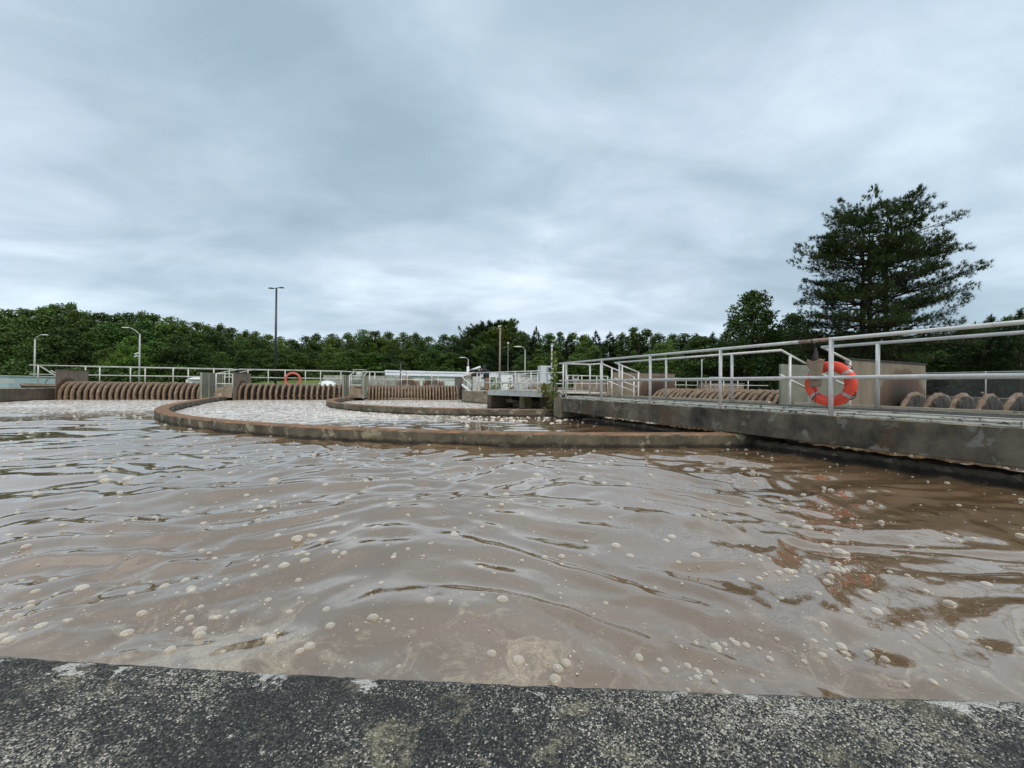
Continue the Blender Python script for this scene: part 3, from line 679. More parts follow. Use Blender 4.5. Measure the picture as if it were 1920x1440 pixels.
dp = []; ds = []
for (a, b, n) in ((on_line(126, CL, KL), on_line(388, CL, KL), 1500), (on_line(452, CL, KL), on_line(645, CL, KL), 1200), (on_line(691, CL, KL), on_line(862, CL, KL), 1000), (RX-U*4.7, RX, 900), (RX+U*1.5, RX+U*6.4, 700)):
    a = np.array(a); b = np.array(b); q = g_.random(n)[:, None]; ax = (b-a)/np.linalg.norm(b-a); pv = np.array([-ax[1], ax[0], 0]); an = g_.uniform(0.0, 2*math.pi, n); rr = 0.80+0.16*g_.random(n)**3
    p_ = a+(b-a)*q+pv*(rr*np.cos(an))[:, None]; p_[:, 2] = 0.22+rr*np.sin(an); k_ = p_[:, 2] > 0.02; low_ = np.exp(-p_[:, 2]*2.2) > g_.random(n)*0.9; k_ &= low_
    dp.append(p_[k_]); ds.append((0.006+0.022*g_.random(n)**3)[k_])
o = scatter('sludge_spray', *ico(1), np.concatenate(dp), np.concatenate(ds), M['rim'], 1.0, 12); tag(o, 'brown droplets thrown up round the turning rotor discs', 'spray', kind='stuff')
# splash plates: perpendicular to the shaft, stained round it
def splash(label, c, along, perp, s0, s1, z0, z1, mat='plate', th=0.02, zc=0.22, parent=None, top_lip=True):
    """c: shaft point; along: shaft dir; perp: plate direction; s0..s1 extent along perp"""
    T = thing('splash_plate', label, 'splash plate', (c.x, c.y, zc))
    T.rotation_euler = (0, 0, math.atan2(perp.y, perp.x))
    mb = MB(); nx = 28
    mb.box(((s0+s1)/2, 0, (z0+z1)/2-zc), (s1-s0, th, z1-z0))
    o = mb.build('plate', M[mat], None); o.parent = T
    if top_lip:
        o = MB().box(((s0+s1)/2, 0.0, z1-zc+0.011), (s1-s0+0.02, 0.07, 0.02)).build('top_lip', M['dark'], None); o.parent = T
    return T
cP = RX
splash('tan splash plate with brown arched stain beside the near right rotor', cP+U*0.06, U, NN, -2.17, 0.98, 0.3, 1.60)
splash('tan stained splash plate at the far end of the middle right rotor', RX+U*6.62, U, NN, -2.17, 0.72, 0.3, 1.555)
for (s0, s1, lb) in ((-2.2, -1.15, 'grey green weathered panel left of the life ring'), (-1.13, 0.95, 'grey panel behind the life ring')):
    splash(lb, RX+U*1.18, U, NN, s0, s1, 0.3, 1.56, 'panel', 0.04, top_lip=False)
for px, lb, s0, s1, zt in ((118, 'tan splash plate with dark arched stain at the far left rotor', -0.85, 1.35, 1.64), (446, 'narrow stained splash plate between the two left rotors', -1.35, 1.35, 1.62), (858, 'rusty splash plate at the right end of the third rotor', -1.1, 3.4, 1.58)):
    splash(lb, on_line(px, CL, KL)+sL*0.25, sL, nL, s0, s1, 0.02, zt, 'plate_small')
for px, lb in ((397, 'ribbed grey panel right of the far left rotor'), (648, 'thin grey panel left of the middle gate'), (684, 'grey green panel right of the middle gate')):
    T = splash(lb, on_line(px, CL, KL), sL, nL, -1.35, 1.35, 0.12, 1.60, 'panel', 0.05, top_lip=False)
    for q in (-1.33, -0.45, 0.45, 1.33):
        o = MB().box((q, -0.05, 0.64), (0.06, 0.07, 1.46)).build('rib', M['panel'], None); o.parent = T

# stands (gates) with small front railings between the left rotors
def gate(px0, px1, label, lb2):
    a = on_line(px0, CL-1.2, KL); b = on_line(px1, CL-1.2, KL)
    T = thing('bearing_stand', label, 'bearing stand', (a.x, a.y, 0))
    c = (a+b)/2; L = (b-a).length; rz = math.atan2(sL.y, sL.x)
    MB().box(c+nL*1.2+Vector((0, 0, 0.30)), (L, 2.7, 0.26), rz).build('platform', M['slab'], T)
    MB().box(c+Vector((0, 0, 0.58)), (L*0.9, 0.06, 0.34), rz).build('front_board', M['island'], T)
    MB().box(c+nL*1.9+Vector((0, 0, 0.7)), (0.5, 0.5, 0.3), rz).build('bearing_housing', M['rust_steel'], T)
    for k in range(3): MB().box(c+nL*(1.9+0.3*k)+Vector((L*0.28, 0, 0.5+0.11*k)), (0.6, 0.28, 0.10), rz).build('step', M['galv'], T)
    railing('stand_railing', lb2, [a+Vector((0, 0, 0.42)), b+Vector((0, 0, 0.42))], 1.12, 0.55, [0.03, L-0.03], 0.028, 0.03)
    for sgn, q in ((1, a), (1, b)):
        T2 = thing('sloping_rail', ('left' if q is a else 'right')+' sloping handrail over the '+label.split(' stand')[0]+' stand', 'railing', tuple(q+Vector((0, 0, 0.42))))
        MB().tube([q+nL*0.05+Vector((0, 0, 1.54)), q+nL*3.6+Vector((0, 0, 1.95))], 0.028, 6).build('handrail', M['paint_far'], T2, True)
        MB().tube([q+nL*1.2+Vector((0, 0, 0.4)), q+nL*1.2+Vector((0, 0, 1.66))], 0.028, 6).build('post', M['paint_far'], T2, True)
gate(404, 437, 'left bearing stand with plank front board between two rotors', 'small pipe railing in front of the left bearing stand')
gate(654, 681, 'middle bearing stand where the inner curved wall begins', 'small pipe railing in front of the middle bearing stand')

# ------------------------------------------------------------------ left walkway behind the rotors
CW = 27.3
wa = on_line(40, CW, KL); wb = on_line(905, CW, KL); WL = (wb-wa).length; rzL = math.atan2(sL.y, sL.x)
wk = thing('far_walkway', 'concrete walkway slab running behind the three left rotors', 'walkway', tuple(wa))
wc = (wa+wb)/2+nL*0.55
MB().box(wc+Vector((0, 0, 0.78)), (WL, 1.3, 0.16), rzL).build('deck_slab', M['slab'], wk)
MB().box(wc-nL*0.45+Vector((0, 0, 0.52)), (WL, 0.25, 0.35), rzL).build('beam', M['far_conc'], wk)
for q in (0.03, 0.27, 0.52, 0.78, 0.98):
    MB().box(wa+sL*WL*q+nL*0.55+Vector((0, 0, -0.4)), (0.5, 1.0, 2.15), rzL).build('pier', M['far_conc'], wk)
def seg_rail(px0, px1, off, label, spc=2.25, first=0.4):
    a = on_line(px0, CW+off, KL); b = on_line(px1, CW+off, KL); L = (b-a).length
    return railing('walkway_railing', label, [a+Vector((0, 0, 0.86)), b+Vector((0, 0, 0.86))], 1.09, 0.545, list(np.arange(first, L, spc)), 0.030, 0.034)
seg_rail(55, 436, 0, 'front pipe railing of the far walkway above the far left rotor')
seg_rail(452, 650, 0, 'front pipe railing of the far walkway carrying the distant life ring')
seg_rail(682, 868, 0, 'front pipe railing of the far walkway above the third rotor')
seg_rail(150, 900, 1.2, 'back pipe railing of the far walkway', 2.4, 1.0)
a = on_line(75, CW, KL)
T = thing('stair_brace', 'sloping steel stair rails at the far left end of the walkway', 'railing', tuple(a))
for d in (0, 0.5, 1.0): MB().tube([a+sL*d+Vector((0, 0, 1.9-d*0.5)), a+sL*(d+1.6)-nL*0.2+Vector((0, 0, 0.75-d*0.3))], 0.035, 6).build('handrail', M['galv'], T, True)

# distant life ring on the far railing
def life_ring(label, c, axis, Rr, r, mat_t=(1, 1), angs=None, tape=True):
    axis = Vector(axis).normalized(); q = axis.to_track_quat('Z', 'Y').to_matrix()
    T = thing('life_ring', label, 'life ring', tuple(c))
    MB().torus(c, Rr, r, q, 72, 20, flat=0.8).build('ring_body', M['orange'] if tape else M['faded'], T, True)
    if tape:
        for a in (angs or (45, 135, 225, 315)):
            MB().torus(c, Rr, r*1.02+0.001, q, 6, 20, R_(a-4.5), R_(a+4.5), flat=0.8).build('reflective_band', M['reflect'], T, True)
    return T
c = on_line(549, CW-0.15, KL); c.z = 1.28
life_ring('faded orange life ring hanging on the distant railing above the middle rotor', c, -nL, 0.46, 0.075, tape=False)
MB().tube([c+Vector((0, 0, 0.45)), c+Vector((0.02, 0, 0.65))], 0.02, 6).build('hanger', M['rope'], D.objects['life_ring'])
# near life ring
lc = BP(0.09, 0.13, 1.125)
LR = life_ring('bright orange life ring with silver bands standing behind the bridge rail', lc, -NN*0.99+U*0.03, 0.258, 0.075, angs=(35, 140, 222, 325))
T = LR
for a in (35, 140, 222, 325):
    q = (-NN).normalized().to_track_quat('Z', 'Y').to_matrix()
    MB().torus(lc, 0.258, 0.079, q, 2, 14, R_(a+5), R_(a+7), flat=0.8).build('cord_loop', M['rope'], T, True)
qd = (-NN).to_track_quat('Z', 'Y').to_matrix()
for a0, a1 in ((35, 60), (318, 340)):
    pts = [lc+qd @ Vector(((0.335+0.02*math.sin(math.pi*u))*math.cos(R_(a0+(a1-a0)*u)), (0.335+0.02*math.sin(math.pi*u))*math.sin(R_(a0+(a1-a0)*u)), 0.01)) for u in np.linspace(0, 1, 10)]
    MB().tube(pts, 0.007, 6).build('grab_line', M['rope'], T, True)
# hanging burlap sack
bc = BP(0.235, 0.045, 0)
m, t, b = mat_new('burlap_with_faded_print'); v = tcoord(t, 'Object'); b.inputs['Roughness'].default_value = 0.95
wv = N(t, 'ShaderNodeTexWave', inp={'Scale': 55, 'Distortion': 1.5}); t.links.new(v, wv.inputs['Vector'])
n_ = noise(t, v, 12, 5, 0.6, 0.3); rp = ramp(t, [(0.44, (0.30, 0.24, 0.17)), (0.56, (0.36, 0.28, 0.21)), (0.62, (0.42, 0.19, 0.14))]); t.links.new(n_, rp.inputs[0])
c_ = mixc(t, 0.25, rp.outputs[0], wv.outputs['Color'], 'MULTIPLY'); t.links.new(c_, b.inputs['Base Color']); bump(t, b, wv.outputs['Fac'], 0.5, 0.004); M['burlap'] = m
sk = thing('hanging_sack', 'small burlap sack hanging from the top rail in front of the life ring', 'sack', tuple(bc+Vector((0, 0, 1.1))))
mb = MB(); vs = []; fs = []; S = 28; prof = [(0.030, 1.045), (0.062, 1.055), (0.074, 1.09), (0.077, 1.15), (0.080, 1.22), (0.082, 1.30), (0.092, 1.38), (0.100, 1.425), (0.107, 1.445), (0.098, 1.44), (0.085, 1.38), (0.03, 1.36)]
for i, (r, z) in enumerate(prof):
    for k in range(S):
        a = 2*math.pi*k/S; f = 1+0.07*math.sin(5*a+z*20)*(z > 1.3)+0.04*math.sin(3*a+z*9)
        zz_ = z+(0.014*math.sin(2*a+0.6)+0.010*math.sin(5*a) if z > 1.40 else 0)
        vs.append(bc+U*(r*f*math.cos(a)*1.12)+NN*(r*f*0.40*math.sin(a))+Vector((0, 0, zz_+0.03)))
for i in range(len(prof)-1):
    for k in range(S): fs.append((i*S+k, i*S+(k+1) % S, (i+1)*S+(k+1) % S, (i+1)*S+k))
fs.append(tuple(range(S-1, -1, -1))); mb.add(vs, fs).build('sack_body', M['burlap'], sk, True)
MB().lathe(bc, [(0.010, 1.66), (0.020, 1.62), (0.034, 1.56), (0.040, 1.48), (0.035, 1.40)], 14).build('dark_liner', M['rope'], sk, True)
MB().tube([bc+Vector((0, 0, 1.62)), BP(0.235, 0.0, 1.70), BP(0.235, -0.03, 1.793)], 0.006, 6).build('cord', M['rope'], sk)
MB().torus(BP(0.235, -0.03, 1.76), 0.032, 0.006, U.to_track_quat('Z', 'Y').to_matrix(), 16, 6).build('cord_knot', M['rope'], sk, True)
MB().tube([bc+Vector((0, 0, 1.05)), bc+Vector((0, 0, 0.83))], 0.004, 6).build('cord', M['rope'], sk)

# ------------------------------------------------------------------ central island and things on it
def island_things():
    # low bridge span left of the big bridge: two steel beams on square piers
    y0 = 17.6
    T = thing('steel_span', 'grey steel span on square piers above the dark opening', 'span', (0, y0, 0.3))
    a = P(935, 735, y0); b = P(1036, 738, y0-2.5)
    d = (b-a); L = d.length; rz = math.atan2(d.y, d.x); c = (a+b)/2
    MB().box((c.x-math.sin(rz)*0.9, c.y+math.cos(rz)*0.9, 0.83), (L, 3.0, 0.05), rz).build('deck', M['galv'], T)  # deck carried back, with the back wall, to darken the opening below
    MB().box((c.x-math.sin(rz)*2.3, c.y+math.cos(rz)*2.3, 0.0), (L+1.5, 0.2, 1.42), rz).build('back_wall', M['far_conc'], T)
    MB().box((c.x-math.cos(rz)*-0.1+L*0.5, c.y+0.9, 0.0), (0.2, 2.6, 1.42), rz).build('side_wall', M['far_conc'], T)
    for off in (0, 1.1):
        n_ = Vector((-math.sin(rz), math.cos(rz), 0)); q = c-n_*0.6+n_*off
        MB().box((q.x, q.y, 0.72), (L, 0.04, 0.165), rz).build('steel_beam', M['galv'], T)
        MB().box((q.x, q.y-0.05, 0.627), (L, 0.12, 0.02), rz).build('flange', M['galv'], T)
    for q, w_ in ((P(930, 740, 18.6), 0.50), (P(985, 740, 17.0), 0.34)):
        MB().box((q.x, q.y-0.2, -0.1), (w_, 0.4, 1.5 if w_ < 0.4 else 1.62), rz).build('pier', M['island'], T)
    n_ = Vector((-math.sin(rz), math.cos(rz), 0))
    q = a+n_*0.9; MB().box((q.x, q.y, -0.1), (0.25, 2.9, 1.6), rz).build('side_wall', M['far_conc'], T)
    e0 = a-n_*0.6-(d/L)*0.9; e1 = b-n_*0.6
    railing('span_railing', 'two-rail pipe railing in front of the leaning person', [Vector((e0.x, e0.y, 0.78)), Vector((e1.x, e1.y, 0.78))], 0.84, 0.39, [0.05, 0.30, 1.0, 1.45, 2.7, L+0.3], 0.022, 0.026)
    f0 = a+n_*0.6-(d/L)*0.5; f1 = b+n_*0.6
    railing('span_railing', 'far pipe railing of the steel span, left of the grey cabinet', [Vector((f0.x, f0.y, 0.76)), Vector((f1.x, f1.y, 0.76))], 0.83, 0.38, [1.2, 2.4, 3.4], 0.022, 0.026)
    for i, px in enumerate((972, 984, 995)):
        q = P(px, 730, 20.5)
        T2 = thing('stair_handrail', ('leftmost', 'middle', 'rightmost')[i]+' of the three sloping stair handrails left of the grey cabinet', 'railing', (q.x, q.y, 0.66))
        MB().tube([(q.x-0.75, q.y, 0.72), (q.x+0.35, q.y, 1.48), (q.x+0.36, q.y, 0.75)], 0.025, 6).build('handrail', M['white'], T2, True)
        MB().tube([(q.x-0.2, q.y, 0.66), (q.x-0.2, q.y, 1.1)], 0.02, 6).build('post', M['white'], T2)
    # cabinet on stand
    q = P(1022, 716, 20.0)
    T = thing('control_cabinet', 'tall pale grey control cabinet with dark louvre, right of the stairs', 'cabinet', (q.x, q.y, 0.66))
    MB().box((q.x-0.12, q.y, 1.60), (0.42, 0.5, 0.98), 0.25, top=(0.98, 0.98)).build('cabinet_body', M['cab'], T)
    MB().box((q.x+0.21, q.y-0.07, 1.60), (0.30, 0.42, 0.95), 0.25).build('side_door', M['cab'], T)
    MB().box((q.x+0.25, q.y-0.30, 1.83), (0.17, 0.05, 0.26), 0.25).build('louvre', M['dark'], T)
    MB().box((q.x+0.24, q.y-0.36, 2.02), (0.24, 0.18, 0.04), 0.25).build('rain_hood', M['white'], T)
    for dx in (-0.28, 0.28): MB().box((q.x+dx, q.y, 0.88), (0.06, 0.3, 0.46)).build('leg', M['galv'], T)
    # pipe posts
    for px, Yv, h, lb in ((1034, 15.6, 2.62, 'tall thin white pole rising behind the climbing weeds'), (1315.5, 24, 2.7, 'thin pole standing behind the bridge rail, left of the broadleaf tree')):
        q = P(px, 720, Yv); T = thing('pipe_post', lb, 'post', (q.x, q.y, 0.4))
        MB().tube([(q.x, q.y, 0.3), (q.x, q.y, h)], 0.03, 8).build('pole', M['galv'], T, True)
        MB().lathe((q.x, q.y, h), [(0.02, 0), (0.045, 0.02), (0.05, 0.06), (0.02, 0.10)], 10).build('cap', M['white'], T, True)
    # equipment behind: grey boxes, pipework
    for i, (px, py, Yv, s, mt, lb) in enumerate(((960, 712, 27, (1.7, 1.0, 1.15), 'white', 'pale blue-white pump enclosure right of the person'), (987, 716, 25, (1.6, 0.9, 1.0), 'grey_conc', 'grey concrete block behind the stair handrails'), (884, 722, 26, (0.9, 0.7, 0.95), 'panel', 'grey box left of the person'), (893, 722, 25.6, (0.5, 0.3, 1.1), 'grey_conc', 'upright grey slab just left of the person'))):
        q = P(px, py, Yv); T = thing('equipment_box', lb, 'equipment', (q.x, q.y, 0.66))
        MB().box((q.x, q.y, 0.66+s[2]/2), s, 0.2).build('housing', M[mt], T)
        MB().box((q.x, q.y, 0.66+s[2]+0.03), (s[0]*1.06, s[1]*1.06, 0.06), 0.2).build('lid', M['cab' if mt == 'white' else mt], T)
        MB().box((q.x-0.1*s[0], q.y-s[1]*0.52, 0.66+s[2]*0.5), (s[0]*0.4, 0.03, s[2]*0.6), 0.2).build('door', M['galv'], T)
    # pale crane arm / davit over the person and hose
    q = P(877, 722, 27)
    T = thing('davit', 'white davit post with a slanted arm left of the leaning person', 'davit', (q.x, q.y, 0.66))
    MB().tube([(q.x, q.y, 0.6), (q.x, q.y, 2.35)], [0.10, 0.09], 10).build('post', M['white'], T, True)
    e = P(901, 688, 26.8); s0 = P(880, 695, 26.9)
    MB().tube([s0, e], [0.055, 0.085], 10).build('arm', M['white'], T, True)
    MB().tube([P(881, 697, 26.85), P(884, 695.5, 26.8), P(888, 694, 26.8)], [0.06, 0.11, 0.06], 8).build('winch', M['dark'], T, True)
    w0 = P(868, 728, 24.6); w1 = P(881, 741, 24.0)
    T = thing('white_chute', 'short sloping white stair stringer right of the third rotor', 'stair', (w0.x, w0.y, 0.7))
    d = Vector((w1.x-w0.x, w1.y-w0.y, 0)); 
    MB().box(((w0.x+w1.x)/2, (w0.y+w1.y)/2, 0.86), (0.72, 0.05, 0.13), 0, R=Matrix.Rotation(R_(38), 3, 'Y')).build('stringer', M['white'], T)
    MB().tube([(w0.x-0.05, w0.y, 1.55), (w1.x+0.1, w1.y, 1.0)], 0.022, 6).build('handrail', M['white'], T)
    # lying pipe and rubble on the ledge
    q0 = P(922, 757, 19.3); q1 = P(966, 762, 17.6)
    T = MB().tube([(q0.x, q0.y-0.3, 0.33), ((q0.x+q1.x)/2, (q0.y+q1.y)/2-0.45, 0.34), (q1.x, q1.y-0.2, 0.32)], 0.085, 10).build('pale_log', M['rubble'], None, True)
    tag(T, 'pale log lying on the ledge at the foot of the island wall', 'log')
island_things()
g_ = np.random.default_rng(9)
pos = []; 
for i in range(130):
    th = R_(g_.uniform(262, 290)); r = 6.3+2.2+0.05+g_.uniform(-0.35, 0.1); pos.append((CEN.x+r*math.cos(th), CEN.y+r*math.sin(th), 0.33))
o = scatter('rubble', *ico(1), np.array(pos), 0.05+0.10*g_.random(130)**2, M['rubble'], 0.6, 8, False); tag(o, 'pale rubble and debris scattered on the island ledge', 'rubble', kind='stuff')

# ------------------------------------------------------------------ person leaning over the rail
def person():
    base = P(909, 733, 21.6); bx, by = base.x, base.y; g0 = 0.62
    T = thing('person', 'person in dark hoodie, tan cap and tan trousers bending forward over the railing', 'person', (bx, by, g0))
    def skin(name, verts, edges, mat, root=0):
        me = D.meshes.new(name); me.from_pydata([(bx+v[0], by+v[1], g0+v[2]) for v in verts], edges, [])
        o = D.objects.new(name, me); COL.objects.link(o)
        sm = o.modifiers.new('s', 'SKIN'); sv = me.skin_vertices[0].data
        for i, v in enumerate(verts): sv[i].radius = (v[3], v[3]*(v[4] if len(v) > 4 else 1)); sv[i].use_root = (i == root)
        sm.use_smooth_shade = True
        ss2 = o.modifiers.new('u', 'SUBSURF'); ss2.levels = 2; ss2.render_levels = 2
        dg = bpy.context.evaluated_depsgraph_get(); me2 = D.meshes.new_from_object(o.evaluated_get(dg)); D.objects.remove(o)
        me2.materials.clear(); me2.materials.append(mat); me2.name = name
        me2.polygons.foreach_set('use_smooth', [True]*len(me2.polygons))
        o = D.objects.new(name, me2); COL.objects.link(o); o.parent = T; o.matrix_parent_inverse = Matrix.Translation((bx, by, g0)).inverted(); return o
    # x to the left in picture is negative; torso bends to the left
    # continuous body
    body = [(0.12, 0, 0.88, 0.10), (0.08, 0, 1.12, 0.10), (0.0, 0, 1.30, 0.12), (-0.10, 0, 1.34, 0.08), (-0.18, 0, 1.30, 0.05), (-0.24, 0, 1.24, 0.07), (-0.30, 0, 1.16, 0.085), (-0.31, 0, 1.09, 0.055),
            (-0.04, -0.17, 1.26, 0.045), (-0.36, -0.23, 1.02, 0.036), (-0.72, -0.22, 0.97, 0.030), (-0.82, -0.21, 0.97, 0.026),
            (-0.04, 0.17, 1.26, 0.045), (-0.40, 0.24, 1.06, 0.036), (-0.78, 0.22, 1.02, 0.030), (-0.88, 0.21, 1.02, 0.026),
            (0.12, -0.10, 0.80, 0.10), (0.06, -0.11, 0.46, 0.07), (0.12, -0.12, 0.08, 0.045), (0.0, -0.12, 0.035, 0.04),
            (0.12, 0.10, 0.80, 0.10), (0.16, 0.11, 0.46, 0.07), (0.22, 0.12, 0.08, 0.045), (0.10, 0.12, 0.035, 0.04)]
    ed = [(0, 1), (1, 2), (2, 3), (3, 4), (4, 5), (5, 6), (6, 7), (2, 8), (8, 9), (9, 10), (10, 11), (2, 12), (12, 13), (13, 14), (14, 15), (0, 16), (16, 17), (17, 18), (18, 19), (0, 20), (20, 21), (21, 22), (22, 23)]
    skin('body', body, ed, M['skin'])
    hood = [(0.12, 0, 0.72, 0.20), (0.11, 0, 0.90, 0.22), (0.07, 0, 1.12, 0.24), (-0.04, 0, 1.30, 0.23), (-0.13, 0, 1.33, 0.15), (-0.08, -0.17, 1.22, 0.13), (-0.36, -0.23, 1.00, 0.105), (-0.76, -0.22, 0.97, 0.075), (-0.08, 0.17, 1.22, 0.13), (-0.40, 0.24, 1.06, 0.105), (-0.82, 0.22, 1.02, 0.075)]
    skin('hoodie', hood, [(0, 1), (1, 2), (2, 3), (3, 4), (3, 5), (5, 6), (6, 7), (3, 8), (8, 9), (9, 10)], M['hoodie'])
    skin('hoodie_hood', [(0.05, 0, 1.40, 0.13), (-0.05, 0, 1.47, 0.13), (-0.15, 0, 1.42, 0.11)], [(0, 1), (1, 2)], M['hood_green'])
    skin('trousers', [(0.12, 0, 0.94, 0.17), (0.13, -0.10, 0.76, 0.16), (0.07, -0.11, 0.46, 0.125), (0.12, -0.12, 0.10, 0.10), (0.13, 0.10, 0.76, 0.16), (0.17, 0.11, 0.46, 0.125), (0.22, 0.12, 0.10, 0.10)], [(0, 1), (1, 2), (2, 3), (0, 4), (4, 5), (5, 6)], M['khaki'])
    # cap with brim, hair
    skin('hair', [(-0.20, 0, 1.27, 0.09), (-0.27, 0, 1.21, 0.125), (-0.28, 0, 1.13, 0.12)], [(0, 1), (1, 2)], simple('brown_hair', (0.05, 0.025, 0.015), (0.03, 0.016, 0.01), 9, 0.7, 0, 0))
    skin('cap', [(-0.27, 0, 1.27, 0.12), (-0.35, 0, 1.21, 0.13)], [(0, 1)], M['cap'])
    MB().box((bx-0.44, by, g0+1.13), (0.12, 0.15, 0.015), R=Matrix.Rotation(R_(-55), 3, 'Y')).build('cap_brim', M['cap'], T)
    for s, (x, y, z) in enumerate(((-0.84, -0.21, 0.97), (-0.90, 0.21, 1.02))):
        vs = [(x, y, z, 0.036, 0.6), (x-0.06, y, z-0.005, 0.034, 0.6)]; ed = [(0, 1)]
        for f in range(4):
            i = len(vs); vs += [(x-0.10, y-0.027+0.018*f, z-0.008, 0.009), (x-0.14-0.008*(f in (1, 2)), y-0.030+0.020*f, z-0.030, 0.008), (x-0.145, y-0.030+0.020*f, z-0.055, 0.007)]; ed += [(1, i), (i, i+1), (i+1, i+2)]
        i = len(vs); vs += [(x-0.03, y-0.045, z-0.01, 0.010), (x-0.07, y-0.055, z-0.035, 0.009)]; ed += [(0, i), (i, i+1)]
        skin('hand', vs, ed, M['skin'])
    for y_, x_ in ((-0.12, 0.06), (0.12, 0.16)):
        MB().box((bx+x_, by+y_, g0+0.045), (0.29, 0.10, 0.09), top=(0.8, 0.8)).build('shoe', M['dark'], T)
person()

# ------------------------------------------------------------------ buildings, tanks and boxes beyond
def far_things():
    # long white metal building
    a = P(726, 715, 66); b = P(962, 715, 74); d = Vector((b.x-a.x, b.y-a.y, 0)); L = d.length; rz = math.atan2(d.y, d.x); u = d/L; n_ = Vector((-u.y, u.x, 0))
    m, t, bb = mat_new('ribbed_pale_siding'); v = tcoord(t, 'Object'); bb.inputs['Roughness'].default_value = 0.5
    n1_ = noise(t, tcoord(t, 'Object', (1, 1, 0.2)), 1.2, 4); rp = ramp(t, [(0.3, (0.48, 0.56, 0.57)), (0.7, (0.60, 0.67, 0.67))]); t.links.new(n1_, rp.inputs[0]); t.links.new(rp.outputs[0], bb.inputs['Base Color'])
    T = thing('metal_building', 'long low white metal building with ribbed walls beyond the third rotor', 'building', (a.x, a.y, 0.5))
    W = 7.0; H = 2.55; rh = 0.85; base = 0.5
    def q(x, y, z): return Vector((a.x, a.y, 0))+u*x+n_*y+Vector((0, 0, z))
    mb = MB(); mb.add([q(0, 0, base), q(L, 0, base), q(L, 0, H), q(0, 0, H), q(0, W, base), q(L, W, base), q(L, W, H), q(0, W, H), q(0, W/2, H+rh), q(L, W/2, H+rh)], [(0, 1, 2, 3), (5, 4, 7, 6), (4, 0, 3, 8, 7), (1, 5, 6, 9, 2)])
    mb.build('wall', m, T)
    rb = MB()
    for i in range(int(L/0.45)): rb.box(q(0.2+i*0.45, -0.02, (base+H)/2), (0.07, 0.04, H-base-0.02), rz)
    for i in range(int(W/0.45)): rb.box(q(-0.02, 0.2+i*0.45, (base+H)/2), (0.04, 0.07, H-base-0.02), rz)
    rb.build('siding_ribs', m, T)
    rf = MB(); e = 0.3
    for sgn in (0, 1):
        y0 = -e if sgn == 0 else W+e; z0 = H-0.03
        rf.add([q(-e, y0, z0), q(L+e, y0, z0), q(L+e, W/2, H+rh+0.08), q(-e, W/2, H+rh+0.08), q(-e, y0, z0+0.07), q(L+e, y0, z0+0.07), q(L+e, W/2, H+rh+0.15), q(-e, W/2, H+rh+0.15)],
               [(0, 1, 2, 3), (7, 6, 5, 4), (0, 4, 5, 1), (0, 3, 7, 4), (1, 5, 6, 2)])
    rfo = rf.build('roof', simple('pale_metal_roof', (0.60, 0.62, 0.66), (0.50, 0.52, 0.57), 0.6, 0.4, 0, 0), T)
    sm_ = MB()
    for i in range(int(L/0.6)):
        x = 0.3+i*0.6; sm_.tube([q(x, -e, H+0.05), q(x, W/2, H+rh+0.17)], 0.03, 4)
    sm_.build('roof_seams', M['galv'], T)
    MB().box(q(L*0.62, -0.05, 1.55), (0.95, 0.08, 2.05), rz).build('door', M['galv'], T)
    for x in (0.3, 0.8): MB().box(q(L*x, -0.05, 1.75), (1.1, 0.07, 0.7), rz).build('window', M['dark'], T)
    # grey concrete tank wall left of it
    a2 = P(601, 720, 58); b2 = P(760, 720, 60); c = (a2+b2)/2
    T = thing('concrete_tank', 'low pale grey streaked concrete tank left of the metal building', 'tank', (c.x, c.y, 0.4))
    MB().box((c.x, c.y+3, 1.30), ((b2-a2).length, 6, 2.0), 0.05).build('tank_wall', M['grey_conc'], T)
    for i in range(9): MB().box((a2.x+(b2.x-a2.x)*(i+0.5)/9, a2.y-0.28+i*0.12, 1.30), (0.16, 0.3, 1.96), 0.05).build('buttress', M['grey_conc'], T)
    # tanks' roof unit seen above
    q0 = P(667, 697, 56)
    T = thing('rooftop_unit', 'small framed pump unit on top of the grey concrete tank', 'pump', (q0.x, q0.y+1, 2.3))
    for dx in (-0.7, 0.7):
        for dy in (0, 0.8): MB().tube([(q0.x+dx, q0.y+1+dy, 2.3), (q0.x+dx, q0.y+1+dy, 3.15)], 0.04, 6).build('leg', M['galv'], T)
    MB().box((q0.x, q0.y+1.4, 3.15), (1.8, 1.0, 0.08)).build('canopy', M['galv'], T)
    MB().lathe((q0.x, q0.y+1.3, 2.3), [(0.45, 0), (0.5, 0.25), (0.3, 0.5), (0.1, 0.6)], 12).build('motor', M['cab'], T)
    # box trailer, far left
    q0 = P(4, 715, 31); q1 = P(104, 715, 34)
    c = (q0+q1)/2; L2 = (q1-q0).length; rz2 = math.atan2(q1.y-q0.y, q1.x-q0.x)
    T = thing('equipment_enclosure', 'long pale blue equipment enclosure behind the tank wall at far left', 'enclosure', (c.x, c.y, 0.4))
    MB().box((c.x, c.y, 0.86), (L2, 1.6, 0.96), rz2).build('housing', M['blue_box'], T)
    MB().box((c.x, c.y, 1.37), (L2+0.15, 1.75, 0.06), rz2).build('lid', M['cab'], T)
    MB().box((q0.x+0.55, q0.y-0.70, 0.98), (0.22, 0.1, 0.2), rz2).build('vent', M['dark'], T)
    MB().box((q0.x+1.2, q0.y-0.62, 0.95), (0.8, 0.06, 0.34), rz2).build('door', M['cab'], T)
    # rounded white tank
    q0 = P(373, 715, 33); T = thing('white_tank', 'white rounded lid tank behind the walkway rail, left of the left stand', 'tank', (q0.x, q0.y, 0.4))
    MB().box((q0.x, q0.y, 0.80), (1.45, 1.0, 0.9), 0.3).build('tank_body', M['white'], T)
